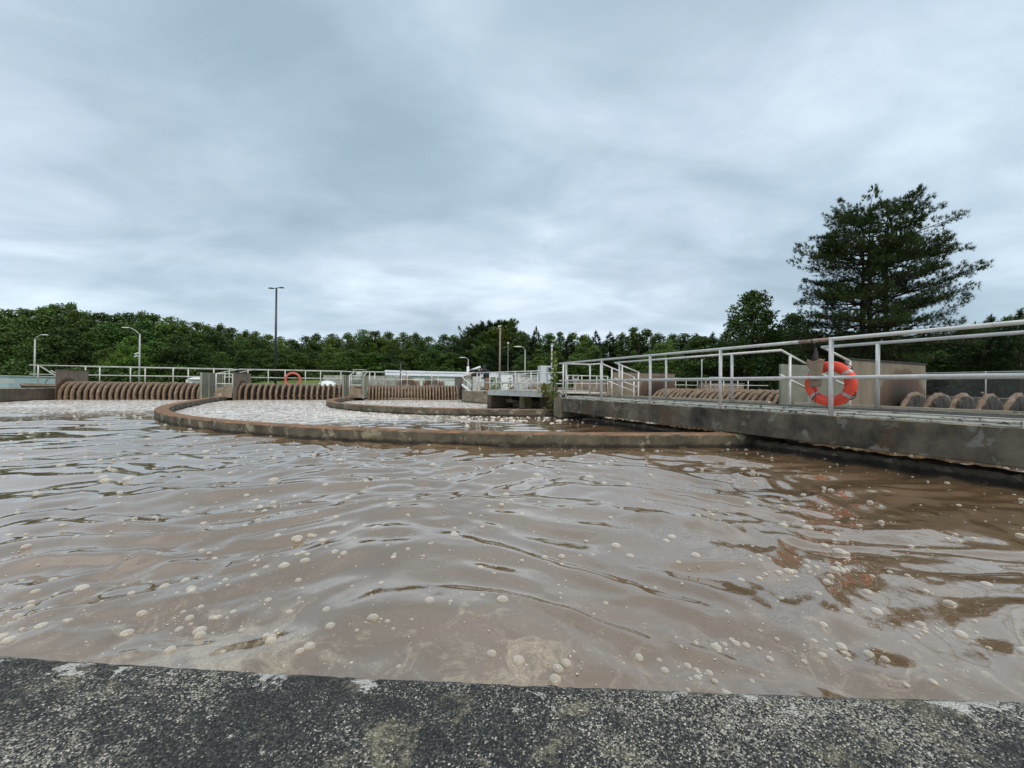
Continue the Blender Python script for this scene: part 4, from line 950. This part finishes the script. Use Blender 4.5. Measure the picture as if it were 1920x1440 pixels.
    MB().lathe((q0.x, q0.y, 1.25), [(0.74, 0), (0.72, 0.08), (0.5, 0.17), (0.15, 0.21)], 20).build('lid', M['white'], T, True)
    q0 = P(93, 725, 25.5); T = thing('concrete_basin', 'low round pale basin with pipe hoop on the far left wall', 'basin', (q0.x, q0.y, 0.5))
    MB().lathe((q0.x-0.6, q0.y+1, 0.5), [(1.0, 0), (1.0, 0.25), (0.9, 0.28)], 20).build('basin_body', M['slab'], T)
    MB().torus((q0.x-0.9, q0.y+0.9, 0.72), 0.5, 0.025, Matrix.Rotation(R_(90), 3, 'X'), 16, 6, 0, math.pi).build('pipe_hoop', M['rust_steel'], T)
    q0 = P(614, 719, 44); T = thing('dome_cover', 'small white domed cover on the grass behind the middle rotor', 'cover', (q0.x, q0.y, 0.45))
    MB().lathe((q0.x, q0.y, 0.45), [(1.0, 0), (1.0, 0.35), (0.85, 0.65), (0.5, 0.85), (0.1, 0.92)], 24).build('dome', M['white'], T, True)
    # lower concrete aprons across the far basin
    for x0, x1, yy, z, lb in ((-34, 30, 54.5, 0.7, 'long low concrete kerb beyond the far edge of the tank'),):
        o = MB().box(((x0+x1)/2, yy, z-0.2), (x1-x0, 0.5, 0.7)).build('far_kerb', M['slab']); tag(o, lb, 'kerb')
    # secondary installations seen through the bridge railing
    for i, (px0, px1, Yv, lb) in enumerate(((1195, 1290, 30, 'distant pipe railing behind the middle right rotor, left part'), (1330, 1440, 27, 'distant pipe railing behind the middle right rotor, right part'), (1062, 1140, 26, 'distant pipe railing behind the left end of the bridge'), (1265, 1345, 34, 'farthest pipe railing seen under the bridge top rail'))):
        a = P(px0, 720, Yv); b_ = P(px1, 720, Yv+1.2)
        railing('distant_railing', lb, [Vector((a.x, a.y, 0.72)), Vector((b_.x, b_.y, 0.72))], 1.05, 0.52, [0.1, 1.2, 2.4, 3.3], 0.03, 0.034)
    for i, (px, Yv, s, mt, lb) in enumerate(((1218, 32, (1.9, 1.2, 1.1), 'grey_conc', 'grey concrete box seen behind the right rotor discs, left'), (1350, 33, (3.2, 1.5, 0.95), 'slab', 'long tan concrete box behind the right rotor discs'), (1120, 28, (3.4, 1.2, 1.0), 'slab', 'tan hood over the far inner rotor behind the bridge end'))):
        q = P(px, 720, Yv); T = thing('concrete_box', lb, 'box', (q.x, q.y, 0.4))
        MB().box((q.x, q.y, 0.45+s[2]/2), s, -0.2).build('box_wall', M[mt], T); MB().box((q.x, q.y, 0.47+s[2]), (s[0]+0.1, s[1]+0.1, 0.05), -0.2).build('box_lid', M['slab'], T)
    q = P(1079, 704, 22); T = thing('junction_box', 'small grey meter box on a thin post behind the bridge end railing', 'meter box', (q.x, q.y, 0.66))
    MB().tube([(q.x, q.y, 0.5), (q.x, q.y, 1.45)], 0.03, 6).build('post', M['galv'], T); MB().box((q.x, q.y, 1.55), (0.36, 0.16, 0.28)).build('box', M['galv'], T); MB().box((q.x, q.y-0.09, 1.56), (0.2, 0.02, 0.12)).build('dial_window', M['dark'], T)
    # concrete slab between left rotors and beyond (walkway to island)
    q = P(765, 715, 40); T = thing('round_hatch', 'pair of curved brown hatches seen above the third rotor', 'hatch', (q.x, q.y, 0.45))
    for dx in (0, 2.6): MB().torus((q.x+dx, q.y, 0.55), 1.0, 0.12, Matrix.Rotation(R_(90), 3, 'X'), 20, 8, 0, math.pi).build('hatch_rim', M['rust_steel'], T); MB().box((q.x+dx, q.y+0.3, 0.95), (2.3, 0.1, 0.9)).build('hatch_plate', M['slab'], T)
far_things()

# ------------------------------------------------------------------ lamps and poles
def lamp(label, px, Yv, ytop, arm, hz, arm_len=2.0, rise=0.75, cam_box=False, ground=0.42, r=0.085):
    b0 = P(px, 715, Yv); top = P(px, ytop, Yv).z
    T = thing('street_lamp', label, 'street lamp', (b0.x, b0.y, ground))
    MB().tube([(b0.x, b0.y, ground-0.1), (b0.x, b0.y, top)], [r*1.15, r*0.8], 10).build('pole', M['galv'], T, True)
    pts = [(b0.x, b0.y, top-0.02)]+[(b0.x+arm*arm_len*u, b0.y, top+rise*math.sin(u*math.pi/2)) for u in (0.35, 0.65, 0.85, 1.0)]
    MB().tube(pts, r*0.5, 8).build('arm', M['galv'], T, True)
    hx = b0.x+arm*(arm_len+0.35)
    MB().lathe((hx, b0.y, top+rise), [(0.02, -0.45), (0.10, -0.35), (0.15, 0), (0.13, 0.3), (0.05, 0.42)], 12, M=Matrix.Rotation(R_(90), 3, 'Y') @ Matrix.Diagonal((0.45, 1, 1)).to_3x3()).build('lamp_head', M['white'], T, True)
    if cam_box:
        z = P(px, 663, Yv).z
        MB().box((b0.x-0.2, b0.y-0.1, z), (0.38, 0.16, 0.12), R=Matrix.Rotation(R_(-18), 3, 'Y')).build('floodlight', M['white'], T)
        MB().box((b0.x-0.28, b0.y-0.1, z-0.3), (0.34, 0.16, 0.10), R=Matrix.Rotation(R_(-18), 3, 'Y')).build('floodlight', M['white'], T)
    return T
lamp('grey street lamp at the far left with its arm curving to the right', 64.5, 44, 636, 1, 0, 0.75, 0.5)
lamp('grey street lamp with twin small floodlights and an arm reaching left', 261, 42, 627, -1, 0, 1.25, 0.72, True)
lamp('small street lamp behind the metal building, left of the leaning person', 877.5, 52, 674, -1, 0, 0.45, 0.25, r=0.07)
lamp('slim street lamp left of the grey cabinet, arm reaching left', 984, 40, 656, -1, 0, 0.42, 0.33, r=0.06)
b0 = P(516, 715, 52); top = P(519, 540, 52)
T = thing('light_pole', 'tall dark light pole with two flat heads behind the middle rotor', 'light pole', (b0.x, b0.y, 0.4))
MB().tube([(b0.x, b0.y, 0.3), (b0.x, b0.y, top.z)], [0.17, 0.11], 12).build('pole', M['pole_dark'], T, True)
MB().tube([(b0.x-0.45, b0.y, top.z-0.05), (b0.x+0.45, b0.y, top.z+0.05)], 0.05, 8).build('cross_arm', M['pole_dark'], T, True)
for s in (-1, 1): MB().box((b0.x+s*0.72, b0.y, top.z+0.03+(-0.06 if s < 0 else 0.03)), (0.62, 0.4, 0.12), top=(0.7, 0.7)).build('lamp_head', M['pole_dark'], T)
b0 = P(936.5, 715, 46); top = P(938, 614, 46)
T = thing('wooden_pole', 'weathered wooden pole with a small white light bar on top', 'pole', (b0.x, b0.y, 0.4))
MB().tube([(b0.x, b0.y, 0.3), (b0.x+0.02, b0.y, top.z)], [0.13, 0.095], 10).build('pole', M['wood_pole'], T, True)
MB().box((b0.x-0.05, b0.y-0.1, top.z+0.15), (0.42, 0.14, 0.12), R=Matrix.Rotation(R_(-14), 3, 'Y')).build('light_bar', M['white'], T)
MB().box((b0.x-0.12, b0.y, top.z-0.02), (0.06, 0.06, 0.3)).build('bracket', M['white'], T)
b0 = P(952, 715, 60); tz = P(952, 643, 60).z
T = thing('thin_mast', 'thin mast with a small white lamp between the wooden pole and the slim lamp', 'mast', (b0.x, b0.y, 0.6))
MB().tube([(b0.x, b0.y, 0.5), (b0.x, b0.y, tz)], 0.035, 6).build('pole', M['galv'], T); MB().box((b0.x, b0.y, tz), (0.28, 0.2, 0.22)).build('lamp_head', M['white'], T)
b0 = P(751, 715, 33); tz = P(751, 679, 33).z
T = thing('gooseneck_pipe', 'black upright pipe with a curved hose over the third rotor', 'pipe', (b0.x, b0.y, 0.5))
MB().tube([(b0.x, b0.y, 0.4), (b0.x, b0.y, tz)], 0.06, 8).build('pipe', M['dark'], T, True)
MB().tube([(b0.x, b0.y, tz), (b0.x+0.15, b0.y, tz+0.05), (b0.x+0.33, b0.y, tz-0.12), (b0.x+0.42, b0.y, tz-0.5), (b0.x+0.50, b0.y, tz-1.5)], 0.022, 6).build('hose', M['dark'], T, True)

# chain-link fence on the right
def fence():
    a = P(1735, 720, 21); b = P(2150, 720, 15); a.z = b.z = 0; d = b-a; L = d.length; u = d/L; n_ = Vector((-u.y, u.x, 0))
    T = thing('chain_link_fence', 'grey chain link fence behind the near right rotor', 'fence', (a.x, a.y, 0.4))
    H = 1.55; z0 = 0.42
    for i in range(int(L/2.2)+1):
        p = a+u*i*2.2; MB().tube([(p.x, p.y, z0-0.1), (p.x, p.y, z0+H+0.03)], 0.028, 8).build('post', M['galv'], T, True)
    MB().tube([a+Vector((0, 0, z0+H)), b+Vector((0, 0, z0+H))], 0.02, 8).build('top_rail', M['galv'], T)
    mb = MB(); s = 0.075; w_ = 0.0022
    n = int(L/s)
    for i in range(n):
        for sg in (1, -1):
            x0 = i*s; x1 = x0+sg*H
            p0 = [x0, 0]; p1 = [x1, H]
            if x1 > L: p1 = [L, (L-x0)]
            if x1 < 0: p1 = [0, x0]
            A = a+u*p0[0]+Vector((0, 0, z0+p0[1])); B = a+u*p1[0]+Vector((0, 0, z0+p1[1])); mb.tube([A, B], w_, 3, cap=False)
    mb.build('wire_mesh', M['galv'], T)
fence()

# ------------------------------------------------------------------ trees
def frame(dirs):
    d = dirs/np.maximum(1e-9, np.linalg.norm(dirs, axis=1, keepdims=True)); a = np.where(np.abs(d[:, 2:3]) < 0.9, np.array([[0, 0, 1.0]]), np.array([[1.0, 0, 0]]))
    e = np.cross(d, a); e /= np.linalg.norm(e, axis=1, keepdims=True); return d, e, np.cross(d, e)
def leaf_quads(C, size, g2, up=0.3):
    n = len(C); nr = g2.normal(size=(n, 3)); nr[:, 2] = np.abs(nr[:, 2])+up; d, e, f = frame(nr)
    th = g2.random(n)*6.28; c, s = np.cos(th)[:, None], np.sin(th)[:, None]; e2 = e*c+f*s; f2 = f*c-e*s
    sz = size*(0.6+0.8*g2.random(n))[:, None]; V = np.stack([C-e2*sz, C+f2*sz*0.55, C+e2*sz, C-f2*sz*0.55], 1)
    return V.reshape(-1, 3), np.arange(4*n).reshape(-1, 4)
def needles(T0, Dv, g2, per=12, ln=0.28, wd=0.03, spread=0.75):
    n = len(T0)*per; C = np.repeat(T0, per, 0); dd = np.repeat(Dv, per, 0)+g2.normal(0, spread, (n, 3)); d, e, f = frame(dd)
    l = ln*(0.7+0.6*g2.random(n))[:, None]; C = C+g2.normal(0, 0.03, (n, 3))
    V = np.stack([C-e*wd/2, C+e*wd/2, C+d*l], 1).reshape(-1, 3); return V, np.arange(3*n).reshape(-1, 3)
def mesh_only(name, V, F, mat):
    o = np_mesh(name, V, F, mat); me = o.data; D.objects.remove(o); return me
def tube_mesh(name, paths, mat):
    mb = MB()
    for pts, rr_, sg in paths: mb.tube(pts, rr_, sg)
    o = mb.build(name, mat, None, True); me = o.data; D.objects.remove(o); return me
def broadleaf(seed, h=12, w=7, nleaf=5200, size=0.26, low=0.06, gap=0.0, lumps=26, conical=0.0):
    g2 = np.random.default_rng(seed); paths = [([(0, 0, -0.3), (0.1, 0, h*0.3), (0.0, 0.1, h*0.6), (0, 0, h*0.85)], [h*0.02+0.05, h*0.016+0.03, h*0.009+0.02, 0.03], 8)]
    cen = []; rad = []
    for i in range(lumps):
        u = low+(1-low)*((i+0.5)/lumps); u = min(0.97, u+g2.normal(0, 0.02))
        prof = (math.sin(math.pi*min(1, (u*0.86+0.16)))**0.6)*(1-conical)+conical*max(0.08, (1-u)*1.15)
        a = i*2.4+g2.normal(0, 0.4); r = w/2*prof*(0.45+0.35*g2.random()); rd = w*0.15*(0.7+0.7*g2.random())*(0.65+0.5*prof)
        c = np.array([r*math.cos(a), r*math.sin(a), u*h-rd*0.35]); cen.append(c); rad.append(rd)
        z0 = max(h*0.12, c[2]-r*0.9-0.5); paths.append(([(0, 0, min(z0, h*0.8)), (c[0]*0.5, c[1]*0.5, (z0+c[2])/2+0.1), tuple(c)], [h*0.006+0.02, 0.04, 0.015], 5))
    cen = np.array(cen); rad = np.array(rad); p = rad**2; p /= p.sum()
    k = g2.choice(lumps, nleaf, p=p); dr = g2.normal(size=(nleaf, 3)); dr /= np.linalg.norm(dr, axis=1, keepdims=True)
    # leaves gather in sprays on each lump
    wob = 1+0.28*np.sin(dr[:, 0]*5+k)*np.sin(dr[:, 1]*5+2*k)+0.16*np.sin(dr[:, 2]*9+k*3)
    rr2 = rad[k]*wob*(1-0.5*g2.random(nleaf)**2.2)
    C = cen[k]+dr*rr2[:, None]*np.array([1, 1, 0.72])
    V, F = leaf_quads(C, size, g2)
    return mesh_only('crown', V, F, M['leaf']), tube_mesh('trunk', paths, M['bark'])
def conifer(seed, h=13, w=6, per_m=2.4, tufts=9, low=0.1, ln=0.5, wd=0.085, per=8, curve=0.25, shape=None, droop=0.0, thin=1.0, trunks=((0, 0, 0, 0),), up=0.15):
    g2 = np.random.default_rng(seed); paths = []; T0 = []; Dv = []
    for (tx, ty, lx, ly) in trunks:
        def tr(z): q = z/h; return np.array([tx+lx*q, ty+ly*q, z])
        paths.append(([tuple(tr(z)) for z in (-0.3, h*0.3, h*0.6, h*0.98)], [h*0.017+0.04, h*0.013+0.02, h*0.008+0.015, 0.02], 9))
        z = low*h
        while z < h*0.985:
            u = z/h; L = (shape(u) if shape else w/2*((1-u)**0.75)*min(1, 0.45+u*3))
            nb_ = max(3, int(round(per_m*2*(0.7+0.5*g2.random()))))
            for k in range(nb_):
                if g2.random() > thin: continue
                a = g2.random()*6.28; l = L*(0.68+0.38*g2.random()); rise = up+curve*u*2+g2.normal(0, 0.20)
                c0 = tr(z+g2.normal(0, 0.12)); pts = []
                da = g2.normal(0, 0.22)
                for q in np.linspace(0, 1, 5): pts.append(c0+np.array([math.cos(a+da*q)*l*q, math.sin(a+da*q)*l*q, l*(rise*q-droop*q+curve*0.6*q*q)]))
                paths.append(([tuple(p) for p in pts], [0.018+0.011*l, 0.014+0.008*l, 0.012+0.005*l, 0.012, 0.007], 5))
                nt_ = max(3, int(tufts*l/(w/2)*1.3))
                for j in range(nt_):
                    q = 0.30+0.70*g2.random()**0.75; i = min(3, int(q*4)); p = pts[i]+(pts[i+1]-pts[i])*(q*4-i)
                    side = g2.choice([-1, 1]); off = l*0.30*(1.12-q)*(0.35+g2.random())*side
                    sdv = np.array([-math.sin(a), math.cos(a), 0.0]); e = p+sdv*off+np.array([math.cos(a), math.sin(a), 0])*abs(off)*0.7+np.array([0, 0, abs(off)*0.25+g2.normal(0, 0.13)])
                    T0.append(e); Dv.append(sdv*side*0.5+np.array([math.cos(a), math.sin(a), 0.55]))
                    if abs(off) > 0.35 and g2.random() < 0.5: paths.append(([tuple(p), tuple(e)], [0.012, 0.006], 3))
            z += 1/per_m*(0.7+0.6*g2.random())
        for q in range(6): T0.append(tr(h*(0.96+0.012*q))); Dv.append(np.array([g2.normal(0, .2), g2.normal(0, .2), 1.0]))
    T0 = np.array(T0); Dv = np.array(Dv); V, F = needles(T0, Dv, g2, per, ln, wd)
    return mesh_only('crown', V, F, M['needle']), tube_mesh('trunk', paths, M['bark'])
def plant_tree(name, label, cat, loc, meshes, s=(1, 1, 1), rz=0, tint=(1, 1, 1), group=None):
    T = thing(name, label, cat, loc, group); T.rotation_euler = (0, 0, rz); T.scale = s
    for nm, me in zip(('crown', 'trunk'), meshes):
        o = D.objects.new(nm, me); COL.objects.link(o); o.parent = T
        if nm == 'crown': o['tree_tint'] = (*tint, 1.0)
    return T
BL = [broadleaf(s, 12, w_, 12000, 0.165, 0.02, lumps=L_) for s, w_, L_ in ((11, 7.5, 34), (12, 8.5, 38), (13, 6.8, 30), (14, 7.8, 36))]
SP = [broadleaf(s, 12, 6.4, 10000, 0.165, 0.02, lumps=40, conical=0.6) for s in (31, 32)]
CO = [conifer(s, 12, 7.6, 2.3, 26, 0.03, 0.45, 0.09, 12, 0.1) for s in (21, 22)]
PR = [conifer(s, 12, 8, 2.2, 26, 0.10, 0.6, 0.13, 11, 0.18, shape=lambda u: 3.9*math.sin(math.pi*min(1, max(0.05, (u-0.05)*1.02)))**0.6) for s in (41, 42)]
tops = [(-300, 560), (-120, 570), (0, 572), (55, 582), (95, 572), (140, 566), (165, 584), (205, 588), (255, 582), (300, 592), (350, 600), (400, 606), (450, 612), (490, 622), (545, 633), (590, 624), (650, 622), (705, 617), (760, 621), (805, 629), (835, 626), (880, 622), (915, 612), (943, 605), (968, 625), (1005, 612), (1028, 622), (1055, 618), (1095, 625), (1130, 620), (1160, 627), (1188, 612), (1215, 616), (1245, 628), (1290, 622), (1335, 625), (1380, 622), (1450, 620), (1530, 630), (1620, 635), (1700, 632), (1770, 622), (1830, 608), (1870, 590), (1920, 585), (2050, 570), (2300, 560)]
deps = [(-300, 62), (0, 66), (300, 76), (540, 94), (800, 98), (1000, 84), (1250, 76), (1400, 64), (1700, 50), (2300, 42)]
LM = [(-60, 'beyond the far left lamp'), (100, 'behind the far left splash plate'), (200, 'left of the floodlight lamp'), (300, 'right of the floodlight lamp'), (400, 'behind the left bearing stand'), (480, 'left of the dark pole'), (560, 'right of the dark pole'), (640, 'behind the grey concrete tank'), (730, 'left of the metal building'), (820, 'behind the metal building'), (900, 'left of the wooden pole'), (965, 'right of the wooden pole'), (1040, 'behind the grey cabinet'), (1120, 'above the bridge end'), (1210, 'above the middle right splash plate'), (1300, 'left of the round tree'), (1400, 'behind the round tree'), (1520, 'just left of the big pine'), (1660, 'behind the big pine'), (1780, 'right of the big pine'), (1880, 'at the right edge behind the fence'), (2100, 'beyond the right edge')]
Tx, Ty = zip(*tops); Dx_, Dy_ = zip(*deps); g2 = np.random.default_rng(77)
def terr(x, y): 
    s = min(1, max(0, (y-73)/18)); s = s*s*(3-2*s); return 0.42+2.1*s
def kind_at(px):
    r = g2.random()
    if px < 860: return 'BL' if r < 0.93 else 'SP'
    if px < 975: return 'PR' if r < 0.8 else 'CO'
    if px < 1260: return 'SP' if r < 0.42 else ('CO' if r < 0.72 else 'BL')
    if px < 1700: return 'BL' if r < 0.55 else 'CO'
    return 'CO' if r < 0.8 else 'BL'
nmk = {'BL': ('broadleaf_tree', 'bushy broadleaf tree'), 'SP': ('slender_tree', 'slender pointed leafy tree'), 'CO': ('conifer_tree', 'dark feathery conifer'), 'PR': ('pine_tree', 'dark rounded pine')}
for row, (f, dd, jit, step) in enumerate(((1.0, 6, 4, 27), (0.93, 2, 10, 31), (0.74, -6, 14, 36))):
    px = -280.0 if row < 2 else -260
    while px < 2250:
        Yv = float(np.interp(px, Dx_, Dy_))+dd+g2.uniform(-2, 2); ty = float(np.interp(px, Tx, Ty)); hor = 719+0.011*(px-630)
        hpx = (hor-ty)*f*(1+g2.uniform(-0.02, 0.04 if row == 0 else 0.02))-(g2.uniform(0, jit) if row else 0)
        if row == 2: hpx *= g2.uniform(0.7, 1.12)
        x = (px-960)/720*Yv; gz = terr(x, Yv); H = 1.05+hpx*Yv/720-gz
        kd = kind_at(px); pool = {'BL': BL, 'SP': SP, 'CO': CO, 'PR': PR}[kd]; i = int(g2.integers(len(pool)))
        sz = H/12.1; sw = max(0.78, min(1.2, sz))*g2.uniform(0.8, 1.35)*(1.25 if row == 2 and kd == 'BL' else 1.0)
        lm = min(LM, key=lambda q: abs(q[0]-px))[1]; rowt = ('at the back of the wood ', 'amid the wood ', 'at the wood edge ')[row]
        b_ = g2.uniform(0.6, 1.3)*(1.9 if kd == 'PR' else 1); lime = g2.random() < 0.16
        tint = (b_*g2.uniform(0.85, 1.15)*(1.35 if lime else 1), b_*(1.25 if lime else 1), b_*g2.uniform(0.75, 1.1))
        if px > 1680: tint = tuple(0.8*q for q in tint)
        plant_tree(nmk[kd][0], nmk[kd][1]+' '+rowt+lm, 'tree', (x, Yv, gz-0.1), pool[i], (sw, sw, sz), g2.random()*6.28, tint, nmk[kd][1]+'s '+rowt+lm)
        px += step*g2.uniform(0.75, 1.25)*(75/Yv)**0.3*(1.15 if px > 1500 else 1)
# undergrowth closing the foot of the wood
C = []
for i in range(30000):
    px = g2.uniform(-300, 2300); Yv = float(np.interp(px, Dx_, Dy_))-9+g2.uniform(-2.0, 1.5); x = (px-960)/720*Yv
    hgt = 2.4+1.6*math.sin(px*0.05)*math.sin(px*0.013+1); C.append((x, Yv, terr(x, Yv)+hgt*g2.random()**0.9))
V, F = leaf_quads(np.array(C), 0.28, g2)
o = np_mesh('undergrowth', V, F, M['leaf']); o['tree_tint'] = (0.8, 0.85, 0.8, 1.0); tag(o, 'dense dark undergrowth along the foot of the wood', 'undergrowth', kind='stuff')

# big pine, three stems
envu = [0.10, 0.18, 0.28, 0.38, 0.48, 0.62, 0.80, 0.90, 0.96, 1.0]; envw = [3.6, 5.2, 6.7, 6.9, 6.6, 6.1, 5.2, 4.1, 3.0, 1.5]
BIGP = conifer(101, 16.4, 14, 2.3, 72, 0.15, 0.27, 0.048, 14, 0.07, shape=lambda u: float(np.interp(u, envu, envw)), up=0.02, trunks=((-0.9, 0, -0.1, 0.2), (0.8, 0.2, -0.1, -0.1), (0.1, 0.6, 0.0, 0.4)), thin=0.68)
b0 = P(1636, 720, 30)
plant_tree('pine_tree', 'huge dark many-stemmed pine towering over the right side of the tank', 'tree', (b0.x, b0.y, 0.3), BIGP, (0.80, 0.80, 0.895), 2.2, (1.15, 1.15, 1.05))
b0 = P(2150, 720, 32)
plant_tree('pine_tree', 'tall pine at the right edge, only one branch tip showing', 'tree', (b0.x, b0.y, 0.3), BIGP, (0.9, 0.9, 1.1), 3.6, (0.85, 0.85, 0.85))
MID = broadleaf(201, 11, 7.0, 15000, 0.15, 0.12, lumps=46)
b0 = P(1409, 720, 38)
plant_tree('broadleaf_tree', 'rounded dark broadleaf tree left of the big pine', 'tree', (b0.x, b0.y, 0.3), MID, (0.92, 0.92, 0.95), 0, (0.8, 0.78, 0.8))
b0 = P(1486, 720, 42)
plant_tree('broadleaf_tree', 'lower broadleaf tree half hidden behind the left branches of the big pine', 'tree', (b0.x, b0.y, 0.3), MID, (0.8, 0.8, 0.82), 2.1, (0.8, 0.8, 0.85))
b0 = P(1318, 720, 40)
plant_tree('broadleaf_tree', 'low wide bushy tree above the middle of the bridge railing', 'tree', (b0.x, b0.y, 0.3), MID, (1.0, 1.0, 0.55), 4.2, (0.85, 0.85, 0.8))
b0 = P(1240, 720, 46)
plant_tree('broadleaf_tree', 'bright green young tree right of the middle splash plate', 'tree', (b0.x, b0.y, 0.3), MID, (0.7, 0.7, 0.55), 1.0, (1.35, 1.3, 1.0))
for i, (px, Yv, H, sw, lb) in enumerate(((1585, 40, 0.62, 1.1, 'bushy tree under the left side of the big pine'), (1700, 38, 0.55, 1.2, 'bushy tree under the right side of the big pine'), (1812, 36, 0.5, 1.2, 'dark bushy tree behind the chain link fence'), (1905, 34, 0.5, 1.2, 'dark bushy tree at the right end of the chain link fence'))):
    b0 = P(px, 720, Yv); plant_tree('broadleaf_tree', lb, 'tree', (b0.x, b0.y, 0.3), MID, (sw, sw, H), i*1.3, (0.62, 0.66, 0.6))
YP = conifer(301, 7.4, 3.4, 2.2, 16, 0.1, 0.32, 0.05, 12, 0.45, up=0.45)
for i, (px, Yv, s, lb) in enumerate(((1812, 33, 0.80, 'leftmost of the small spiky young pines at the right'), (1857, 32, 0.90, 'second small spiky young pine right of the big pine'), (1884, 31, 0.82, 'third small spiky young pine right of the big pine'), (1912, 30, 0.93, 'small spiky young pine at the right picture edge'), (1835, 36, 0.86, 'small young pine standing behind the first two at the right'))):
    b0 = P(px, 720, Yv); plant_tree('young_pine', lb, 'tree', (b0.x, b0.y, 0.3), YP, (s, s, s), i*1.7, (1.1, 1.15, 1.3))

# weeds and climbers round the island and bridge end
def weed(name, label, px, py0, Yv, h, w_, n, tint=(1, 1, 1), size=0.05, zb=None, lean=0.0, stems=1):
    b0 = P(px, py0, Yv); z0 = b0.z if zb is None else zb
    T = thing(name, label, 'plant', (b0.x, b0.y, z0)); paths = []; Cs = []
    for s in range(stems):
        ox = g2.normal(0, w_*0.3) if stems > 1 else 0; tx = ox+lean+g2.normal(0, w_*0.25)
        paths.append(([(b0.x+ox, b0.y, z0), (b0.x+(ox+tx)/2+g2.normal(0, 0.03), b0.y, z0+h*0.5), (b0.x+tx, b0.y, z0+h)], [0.012, 0.009, 0.004], 5))
        m_ = n//stems; q = g2.random(m_); q = 0.12+0.88*q
        Cs.append(np.stack([b0.x+ox+(tx-ox)*q+g2.normal(0, w_/2.6, m_)*(1.1-q*0.6), b0.y+g2.normal(0, w_/2.6, m_), z0+h*q+g2.normal(0, 0.03, m_)], -1))
    V, F = leaf_quads(np.concatenate(Cs), size, g2); o = np_mesh('leaves', V, F, M['weed']); o.parent = T; o.matrix_parent_inverse = Matrix.Translation(T.location).inverted(); o['tree_tint'] = (*tint, 1.0)
    mb = MB(); [mb.tube(*p) for p in paths]; mb.build('stem', M['bark'], T, True)
weed('climbing_plant', 'yellow green sapling climbing at the left end of the bridge', 1038, 765, 13.4, 1.95, 0.20, 320, (0.95, 1.05, 0.8), 0.055, 0.28, 0.06)
weed('bush', 'yellowish bush on the span left of the climbing sapling', 1025, 742, 14.2, 0.52, 0.36, 260, (1.25, 1.0, 0.8), 0.05, 0.62)
weed('weed_clump', 'brown green weeds hanging over the bridge end pier', 1033, 775, 12.9, 0.62, 0.30, 240, (0.75, 0.62, 0.6), 0.045, 0.12)
weed('sapling', 'thin sapling with sparse leaves in the dark opening', 955, 762, 16.8, 1.1, 0.16, 90, (0.9, 1.1, 0.8), 0.05, 0.25)
weed('weed_clump', 'tall green grass clump on the island wall below the person', 929, 760, 18.4, 1.05, 0.42, 260, (0.8, 1.0, 0.7), 0.05, 0.30, 0, 5)
weed('weed_clump', 'small green weed growing on the square pier', 984, 762, 16.2, 0.5, 0.2, 90, (0.9, 1.15, 0.7), 0.045, 0.28, 0, 3)
print('verts water', X.shape, 'bubbles', len(pos))
